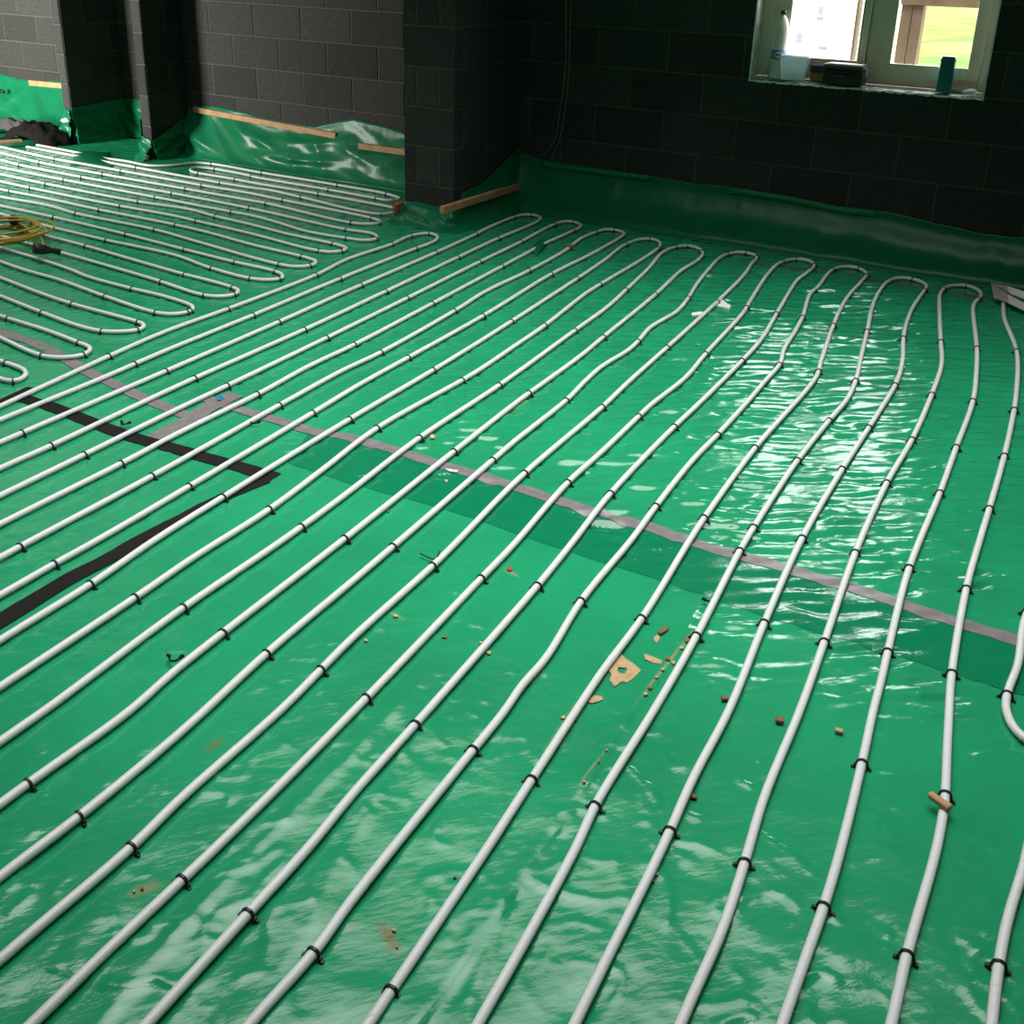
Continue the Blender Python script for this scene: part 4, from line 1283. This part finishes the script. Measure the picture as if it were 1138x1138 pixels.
cs = empty('tool_case', (1.245, -0.010, SZ), -0.04)
tag(cs, 'black plastic case with side clips standing on the sill in front of the middle bar', 'case')
link('body', box_mesh('body', (-0.105, -0.05, 0), (0.105, 0.045, 0.078), 0.006), m_black, cs)
link('lid', box_mesh('lid', (-0.108, -0.053, 0.079), (0.108, 0.048, 0.105), 0.006), mat('dusty_black_plastic', (0.035, 0.033, 0.03), 0.5, 0.5), cs)
for x in (-0.105, 0.105):
    link('latch', box_mesh('latch', (x - 0.008, -0.02, 0.045), (x + 0.008, 0.02, 0.09), 0.003), mat('grey_latch', (0.2, 0.2, 0.19), 0.4), cs)
V, F = tube_arrays(spline(np.array([(-0.04, -0.052, 0.06), (-0.038, -0.066, 0.05), (0.038, -0.066, 0.05), (0.04, -0.052, 0.06)]), 0.006, 1), 0.005, 6)
link('handle', poly_mesh('handle', V, F), m_black, cs)
link('dust_sheet', box_mesh('dust_sheet', (-0.09, -0.045, 0.105), (0.095, 0.043, 0.108), 0.001), mat('dusty_lid', (0.5, 0.46, 0.4), 0.8), cs)

tc = empty('teal_container', (1.745, 0.028, SZ), 0.1)
tag(tc, 'dark teal ribbed plastic container standing near the right end of the sill', 'container')
bm = bmesh.new()
rings = []
for hw, z in ((0.036, 0), (0.038, 0.004), (0.037, 0.15), (0.039, 0.152), (0.039, 0.165), (0.034, 0.165), (0.034, 0.172), (0.030, 0.172)):
    ring = []
    for k in range(24):
        a = 2 * math.pi * k / 24
        r = hw * (1 + (0.05 if k % 2 else 0) * (0.004 < z < 0.15)) / max(abs(math.cos(a)), abs(math.sin(a))) ** 0.55
        ring.append(bm.verts.new((r * math.cos(a), 0.8 * r * math.sin(a), z)))
    rings.append(ring)
for r0, r1 in zip(rings[:-1], rings[1:]):
    for k in range(24):
        bm.faces.new((r0[k], r0[(k + 1) % 24], r1[(k + 1) % 24], r1[k]))
bm.faces.new(rings[0])
bm.faces.new(rings[-1])
link('body', bm_mesh('body', bm), m_teal, tc)
link('rim', box_mesh('rim', (-0.03, -0.024, 0.171), (0.03, 0.024, 0.176), 0.002), m_black, tc)


def lump(name, loc, r, m, seed, sq=(1, 1, 1), sub=2, amp=0.25):
    bm = bmesh.new()
    bmesh.ops.create_icosphere(bm, subdivisions=sub, radius=1.0)
    rr = random.Random(seed)
    ks = [(rr.uniform(1, 4), rr.uniform(1, 4), rr.uniform(1, 4), rr.uniform(0, 6)) for _ in range(5)]
    for v in bm.verts:
        q = 1 + amp * sum(math.sin(a * v.co.x + b * v.co.y + c * v.co.z + d) for a, b, c, d in ks) / 3
        v.co = Vector((v.co.x * q * r * sq[0], v.co.y * q * r * sq[1], max(-0.55, v.co.z * q) * r * sq[2]))
    zmin = min(v.co.z for v in bm.verts)
    for v in bm.verts:
        v.co.z -= zmin
    return link(name, bm_mesh(name, bm, True), m, None, loc)


tag(lump('crumpled_tissue', (1.875, 0.02, SZ), 0.026, m_white, 3, (1.2, 0.8, 0.7)), 'small crumpled white scrap in the right corner of the sill', 'scrap')
o = link('packet', box_mesh('packet', (-0.045, -0.012, 0), (0.045, 0.012, 0.018), 0.003), mat('grey_packet', (0.35, 0.33, 0.3), 0.5), None, (1.80, 0.062, SZ))
tag(o, 'flat grey packet lying behind the teal container', 'packet')

# ------------------------------------------------------------------ yellow cable coil and plugs
cc = fl(2, 271)
coil = empty('cable_coil', (cc[0], cc[1], 0))
tag(coil, 'yellow electric cable coiled on the pipes at the left edge with black plugs', 'cable')
rc = random.Random(4)
for k in range(6):
    P = []
    r0 = 0.21 + rc.uniform(-0.05, 0.035)
    ox, oy, tz, ph = rc.uniform(-0.04, 0.04), rc.uniform(-0.04, 0.04), rc.uniform(0.0, 0.035), rc.uniform(0, 6)
    for i in range(40):
        a = 2 * math.pi * i / 40
        P.append((ox + r0 * math.cos(a) * (1.05 + 0.05 * math.sin(2 * a + ph)), oy + r0 * math.sin(a), 0.032 + 0.010 * k + tz * (1 + math.sin(a + ph)) * 0.5))
    V, F = tube_arrays(P, 0.006, 6, closed=True)
    link('cable_loop', poly_mesh('cable_loop', V, F), m_yellow, coil)
p1, p2 = fl(18, 250, 0.05), fl(49, 280, 0.05)
pts = [(p1[0] - cc[0], p1[1] - cc[1], 0.07), ((p1[0] + p2[0]) / 2 - cc[0] + 0.05, (p1[1] + p2[1]) / 2 - cc[1] + 0.03, 0.06), (p2[0] - cc[0], p2[1] - cc[1], 0.06)]
V, F = tube_arrays(spline(np.array(pts), 0.02), 0.005, 6)
link('cable_end', poly_mesh('cable_end', V, F), m_yellow, coil)
for p, rz, rx in ((p1, 0.6, 0.5), (p2, -0.3, 0.1)):
    pl = lathe('plug', [(0.008, -0.05), (0.014, -0.045), (0.020, -0.02), (0.026, 0.0), (0.028, 0.03), (0.028, 0.05), (0.022, 0.052)], m_black, coil, (p[0] - cc[0], p[1] - cc[1], 0.062), 12)
    pl.rotation_euler = (math.radians(80) - rx, 0, rz)
    pc_ = link('cable_clamp', box_mesh('cable_clamp', (-0.016, -0.014, -0.085), (0.016, 0.014, -0.045), 0.004), m_black, pl)

# ------------------------------------------------------------------ jacket and plank at the far left wall
jc = fl(38, 158)
jk = empty('dark_jacket', (jc[0], jc[1], 0))
tag(jk, 'crumpled dark jacket lying against the green upstand at the far left', 'jacket')


def cloth_pile(name, w, d, h, seed, m, loc, parent):
    gg = np.random.default_rng(seed)
    n, k = 44, 26
    u, v = np.meshgrid(np.linspace(-1, 1, n), np.linspace(-1, 1, k), indexing='ij')
    env = np.clip(1 - (np.abs(u) ** 2.6) - 0.8 * np.abs(v) ** 3, 0, 1) ** 0.7
    z = np.zeros_like(u)
    for q in range(14):
        a = gg.uniform(0, 3.14)
        f = gg.uniform(2, 7)
        z += gg.uniform(0.2, 1) / f * np.abs(np.sin(f * (u * 1.6 * np.cos(a) + v * np.sin(a)) + gg.uniform(0, 6)))
    z = env * h * (0.45 + 0.8 * z / z.max())
    V = np.stack([u * w / 2 * (1 + 0.06 * np.sin(5 * v)), v * d / 2 * (1 + 0.1 * np.sin(4 * u)), z + 0.012], -1).reshape(-1, 3)
    i, j = np.meshgrid(np.arange(n - 1), np.arange(k - 1), indexing='ij')
    a = (i * k + j).ravel()
    F = np.stack([a, a + k, a + k + 1, a + 1], 1)
    o = link(name, np_mesh(name, V, F), m, parent, loc)
    s = o.modifiers.new('thickness', 'SOLIDIFY')
    s.thickness = 0.006
    return o


cloth_pile('body', 0.66, 0.30, 0.13, 3, m_cloth, (0, 0.05, 0), jk)
cloth_pile('sleeve', 0.55, 0.16, 0.12, 8, m_cloth2, (-0.42, 0.12, 0), jk)
pk = [fl(-40, 163, 0.03), fl(27, 158, 0.03)]
o = batten((pk[0][0], pk[0][1] - 0.02, 0.045), (pk[1][0], pk[1][1] - 0.02, 0.045), 0.05, 0.022, 'thin orange-brown plank in front of the dark jacket', m_timber, 'timber_plank')
o['group'] = 'loose timber'
sc = onplane(2, 101, YF - 0.1, 1)
tag(lump('black_handle', (sc[0], sc[1], sc[2] - 0.02), 0.03, m_black, 9, (1.3, 0.7, 0.8)), 'small black thing poking out of the sheet at the left edge', 'handle')
# torn tape ends round the foot of the stub walls
for (x, y), lab, sd in (((73, 133), 'shiny torn scrap of tape on the corner of the left stub wall', 1), ((70, 158), 'ragged torn sheet end on the floor at the left stub wall', 2)):
    p = onplane(x, y, S1[2] - 0.05, 1) if y < 150 else fl(x, y)
    o = lump('torn_scrap', (p[0], p[1], max(0.0, p[2] - 0.02)), 0.04, mat('pale_torn_film', (0.45, 0.6, 0.5), 0.15), sd, (1.1, 0.5, 0.6), 2, 0.5)
    tag(o, lab, 'scrap')

# ------------------------------------------------------------------ silver card at the right edge
bm = bmesh.new()
pA = [fl(1101, 314, 0.06), fl(1104.5, 331, 0.032), fl(1121, 337, 0.030), fl(1152, 352, 0.032), fl(1152, 344, 0.055), fl(1120, 327, 0.06)]
pB = [fl(1101.5, 314, 0.064), fl(1122, 326, 0.068), fl(1153, 338, 0.072), fl(1155, 330, 0.10), fl(1119, 317.5, 0.088)]
cen = Vector(pA[1])
for P in (pA, pB):
    f = bm.faces.new([bm.verts.new(Vector(p) - cen) for p in P])
r = bmesh.ops.solidify(bm, geom=bm.faces[:], thickness=0.002)
o = link('folded_card', bm_mesh('folded_card', bm), m_paper, None, cen)
tag(o, 'folded piece of silver-grey card against the upstand at the right edge', 'card')

# ------------------------------------------------------------------ debris
def flake(px, name, m, label, cat, group=None, th=0.0015, lift=0.0015, hole=None):
    """irregular thin flake whose outline is given in picture points on the floor"""
    P = np.array([fl(*q)[:2] for q in px])
    c = P.mean(0)
    z = float(hz(c[0], c[1])) + lift
    bm = bmesh.new()
    if hole is None:
        top = [bm.verts.new((p[0] - c[0], p[1] - c[1], th)) for p in P]
        bot = [bm.verts.new((p[0] - c[0], p[1] - c[1], 0)) for p in P]
        bm.faces.new(top)
        bm.faces.new(bot[::-1])
        n = len(P)
        for i in range(n):
            bm.faces.new((bot[i], bot[(i + 1) % n], top[(i + 1) % n], top[i]))
    else:
        n = len(P)
        hc = np.array(fl(*hole[0])[:2]) - c
        ring = []
        for i in range(n):
            d = P[i] - c - hc
            d = d / np.linalg.norm(d) * hole[1] * random.uniform(0.8, 1.25)
            ring.append(hc + d)
        vt = [[bm.verts.new((*(P[i] - c), zz)) for i in range(n)] for zz in (th, 0)]
        vr = [[bm.verts.new((*ring[i], zz)) for i in range(n)] for zz in (th, 0)]
        for i in range(n):
            j = (i + 1) % n
            bm.faces.new((vt[0][i], vt[0][j], vr[0][j], vr[0][i]))
            bm.faces.new((vt[1][j], vt[1][i], vr[1][i], vr[1][j]))
            bm.faces.new((vt[1][i], vt[1][j], vt[0][j], vt[0][i]))
            bm.faces.new((vr[0][i], vr[0][j], vr[1][j], vr[1][i]))
    o = link(name, bm_mesh(name, bm), m, None, (c[0], c[1], z))
    return tag(o, label, cat, group)


GB = 'bits of plaster and mortar on the sheet'
big = crop(570, 600, 5.69, [(600, 735), (640, 770), (680, 728), (720, 765), (760, 790), (812, 835), (775, 870), (755, 890), (720, 912), (690, 905), (640, 938), (610, 895), (625, 862), (600, 830)])
flake(big, 'plaster_flake', m_tan, 'large ragged tan plaster flake with a hole in it, beside a pipe', 'plaster flake', GB, hole=((690.5, 746.5), 0.012))
f2 = crop(570, 600, 5.69, [(828, 730), (850, 735), (900, 755), (945, 775), (935, 795), (890, 790), (835, 765)])
flake(f2, 'plaster_flake', m_tan, 'long tan flake between the big flake and the crease', 'plaster flake', GB)
f3 = crop(570, 600, 5.69, [(470, 1030), (510, 990), (560, 995), (572, 1015), (540, 1030), (500, 1040)])
flake(f3, 'plaster_flake', m_tan, 'small tan flake against the pipe below the big flake', 'plaster flake', GB)
f4 = crop(570, 600, 5.69, [(890, 625), (915, 610), (930, 630), (912, 662), (895, 655)])
flake(f4, 'plaster_flake', m_tan, 'tiny tan flake up beside a grey chip, above the big flake', 'plaster flake', GB)
f5 = crop(570, 600, 5.69, [(915, 600), (960, 570), (985, 572), (975, 590), (930, 615)])
flake(f5, 'stone_chip', m_brown, 'thin grey-brown chip beside the tiny tan flake', 'chip', GB, 0.006)
crumb_spots = ([(763, 713), (757, 722), (748, 738), (742, 735), (736, 747), (729, 756), (722, 768), (717, 775)] + crop(570, 790, 5.69, [(318, 50), (395, 70), (330, 110), (262, 255), (238, 295), (205, 350), (590, 270), (540, 345), (450, 480)]) +
               crop(570, 790, 5.69, [(910, 1040), (885, 1085)]) + crop(380, 600, 5.69, [(340, 490), (150, 640), (1060, 190), (880, 660), (930, 720), (650, 625)]) +
               crop(380, 420, 5.69, [(660, 660), (800, 685), (290, 845), (570, 380), (600, 850)]) + crop(380, 940, 5.69, [(715, 210), (350, 650), (330, 540)]) + crop(0, 600, 5.69, [(1085, 880), (960, 990)]) +
               crop(0, 940, 5.69, [(850, 295), (900, 280)]))
rr = random.Random(2)
for i, (x, y) in enumerate(crumb_spots):
    s = rr.uniform(1.5, 3.4)
    n = rr.randint(5, 8)
    a0 = rr.uniform(0, 6)
    px = [(x + s * rr.uniform(0.6, 1.2) * math.cos(a0 + 6.283 * k / n), y + 0.75 * s * rr.uniform(0.6, 1.2) * math.sin(a0 + 6.283 * k / n)) for k in range(n)]
    flake(px, 'plaster_crumb', m_tan if i % 3 else m_brown, 'small loose tan plaster crumb on the green sheet' if i % 3 else 'small loose brown clay crumb on the green sheet', 'crumb', 'small tan plaster crumbs on the sheet' if i % 3 else 'small brown clay crumbs on the sheet', 0.003)


def chip(x, y, dims, rz, m, name, label, cat, z=0.003):
    p = fl(x, y)
    o = link(name, box_mesh(name, (-dims[0] / 2, -dims[1] / 2, 0), (dims[0] / 2, dims[1] / 2, dims[2]), min(dims) * 0.2), m, None, (p[0], p[1], float(hz(p[0], p[1])) + z))
    o.rotation_euler = (0, 0, rz)
    return tag(o, label, cat, GB if m in (m_brown, m_tan) else None)


chip(866, 804, (0.018, 0.016, 0.01), 0.4, m_brown, 'clay_chip', 'brown clay chip lying between the two pipes left of the tan one', 'chip')
chip(932, 815, (0.017, 0.012, 0.009), 0.1, m_tan, 'stone_chip', 'little tan block-shaped chip on open sheet at the right', 'chip')
chip(805, 779, (0.015, 0.012, 0.008), 0.7, m_brown, 'clay_chip', 'dark brown chip touching a pipe below the grey tape', 'chip')
chip(771, 887, (0.012, 0.010, 0.006), 0.2, m_brown, 'clay_chip', 'small reddish chip against the right side of a pipe', 'chip')
chip(633, 278, (0.05, 0.03, 0.012), 0.3, m_brown, 'mortar_lump', 'orange-brown lump lying across a pipe near the window wall', 'lump', 0.018)
# pale wooden peg lying on a pipe
p = fl(1043, 893, 0.022)
bm = bmesh.new()
vs = add_box(bm, (-0.024, -0.009, 0), (0.024, 0.009, 0.016), 0.003)
for v in bm.verts:
    if v.co.x < -0.01:
        v.co.z *= 0.75
        v.co.y *= 0.85
o = link('wooden_peg', bm_mesh('wooden_peg', bm), m_timber, None, (p[0], p[1], 0.0215))
o.rotation_euler = (0, 0.12, -0.35)
tag(o, 'pale wooden peg lying on top of a pipe near the right edge', 'peg')
# white plaster scrap further up
f6 = crop(720, 250, 5.69, [(440, 495), (470, 478), (500, 505), (525, 515), (515, 535), (470, 525), (430, 515)])
flake(f6, 'white_scrap', m_white, 'white ragged scrap against a pipe before the window wall', 'scrap', None, 0.01)
f7 = crop(720, 250, 5.69, [(275, 565), (330, 555), (360, 560), (330, 575), (280, 580)])
flake(f7, 'white_scrap', m_white, 'thin white sliver left of the ragged white scrap', 'scrap', None, 0.006)
f8 = crop(380, 420, 5.69, [(650, 588), (690, 595), (735, 602), (725, 612), (680, 605)])
flake(f8, 'white_sliver', m_white, 'small white sliver just under the grey tape', 'scrap', None, 0.004)
flake([(241, 443), (246, 441), (249, 444), (246, 447), (242, 447)], 'blue_fragment', m_blue, 'tiny blue fragment stuck on the grey tape at the left', 'fragment', None, 0.002, 0.006)
# loose clips and a cable tie
for (x, y), rz, lab in (((196, 734), 0.5, 'loose black clip lying on its side left of a pipe at the lower left'), ((786, 669), 1.0, 'loose black clip pressed against a pipe below the grey tape'),
                        ((285, 472), 0.1, 'loose black clip between pipes beside the grey tape'), ((141, 473), 0.3, 'loose black clip on the black tape at the left')):
    p = fl(x, y)
    o = link('loose_clip', CLIP, None, None, (p[0], p[1], 0.014))
    o.rotation_euler = (math.radians(85), 0, rz)
    tag(o, lab, 'clip', 'loose pipe clips')
P = np.array([fl(*q, 0.012) for q in [(467, 615), (475, 619), (484, 622), (489, 620)]])
P[-1, 2] = 0.035
V, F = tube_arrays(spline(P, 0.01), 0.002, 5)
tag(link('cable_tie', poly_mesh('cable_tie', V, F), m_clip), 'black cable tie end sticking out beside a pipe clip', 'cable tie')

# ------------------------------------------------------------------ outside the window
gm = link('ground', box_mesh('ground', (-40, 0.6, -0.5), (40, 70, -0.25)), m_grass)
tag(gm, kind='structure')


def ray_at(x, y, Y):
    return onplane(x, y, Y, 1)


# timber porch frame: two posts and a beam
pf = empty('porch_frame', (1.0, 2.2, -0.25))
tag(pf, 'timber porch posts and beam standing outside the right window pane', 'porch')
for xpx, w in ((1005, 0.07), (1017.5, 0.07), (951, 0.02)):
    q = ray_at(xpx, 40, 2.2 if xpx != 951 else 2.6)
    link('post', box_mesh('post', (-w / 2, -0.05, 0), (w / 2, 0.05, 2.3), 0.004), m_oak, pf, (q[0] - 1.0, q[1] - 2.2, 0))
q0, q1 = ray_at(990, 1.0, 2.15), ray_at(1130, 2.0, 2.15)
link('rail', box_mesh('rail', (q0[0] - 1.0, -0.08, 0), (q1[0] - 1.0 + 0.5, -0.03, 0.10), 0.003), m_oak, pf, (0, 0, q0[2] + 0.25 - 0.02))
# white vehicle parked outside, seen through the left pane
vx0, vx1 = ray_at(800, 20, 6.0)[0], ray_at(930, 20, 6.0)[0]
vn = empty('white_van', ((vx0 + vx1) / 2, 6.0, -0.25))
tag(vn, 'white vehicle parked outside the left window pane', 'vehicle')
bm = bmesh.new()
hw = (vx1 - vx0) / 2
prof = [(-hw, 0.35), (hw - 0.05, 0.35), (hw, 0.45), (hw, 1.2), (hw - 0.08, 1.9), (hw - 0.2, 2.0), (-hw, 2.0)]
va = [bm.verts.new((x, 0, z)) for x, z in prof]
vb = [bm.verts.new((x, 4.2, z)) for x, z in prof]
bm.faces.new(va)
bm.faces.new(vb[::-1])
for i in range(len(prof)):
    j = (i + 1) % len(prof)
    bm.faces.new((va[i], vb[i], vb[j], va[j]))
link('body', bm_mesh('body', bm), m_van, vn)
for x in (-hw + 0.4, hw - 0.3):
    w = lathe('wheel', [(0.18, -0.1), (0.31, -0.09), (0.31, 0.09), (0.18, 0.1)], m_black, vn, (x, 0.6, 0.31), 16)
    w.rotation_euler = (0, math.pi / 2, 0)
for xp, yp, ww, hh in ((888, 42, 0.06, 0.10), (928, 42, 0.05, 0.10), (933, 43, 0.05, 0.08), (938, 43, 0.04, 0.07), (914, 53, 0.10, 0.04), (912, 11, 0.05, 0.08), (911, 20, 0.08, 0.04)):
    q = ray_at(xp, yp, 5.98)
    if q[0] > vx1 - 0.02:
        continue
    link('marking', box_mesh('marking', (-ww / 2, -0.015, -hh / 2), (ww / 2, 0.0, hh / 2), 0.004), m_vanmark, vn, (q[0] - (vx0 + vx1) / 2, -0.001, q[2] + 0.25))
# far fence and bank
ff = empty('field_fence', (0, 30, -0.25))
tag(ff, 'timber field fence far behind the grass', 'fence')
for i in range(14):
    link('post', box_mesh('post', (-0.06, -0.06, 0), (0.06, 0.06, 1.2), 0.0), m_oak, ff, (-14 + i * 2.2, 0, 0))
for z in (0.45, 0.95):
    link('rail', box_mesh('rail', (-15, -0.03, 0), (16, 0.03, 0.12), 0.0), m_oak, ff, (0, -0.09, z))
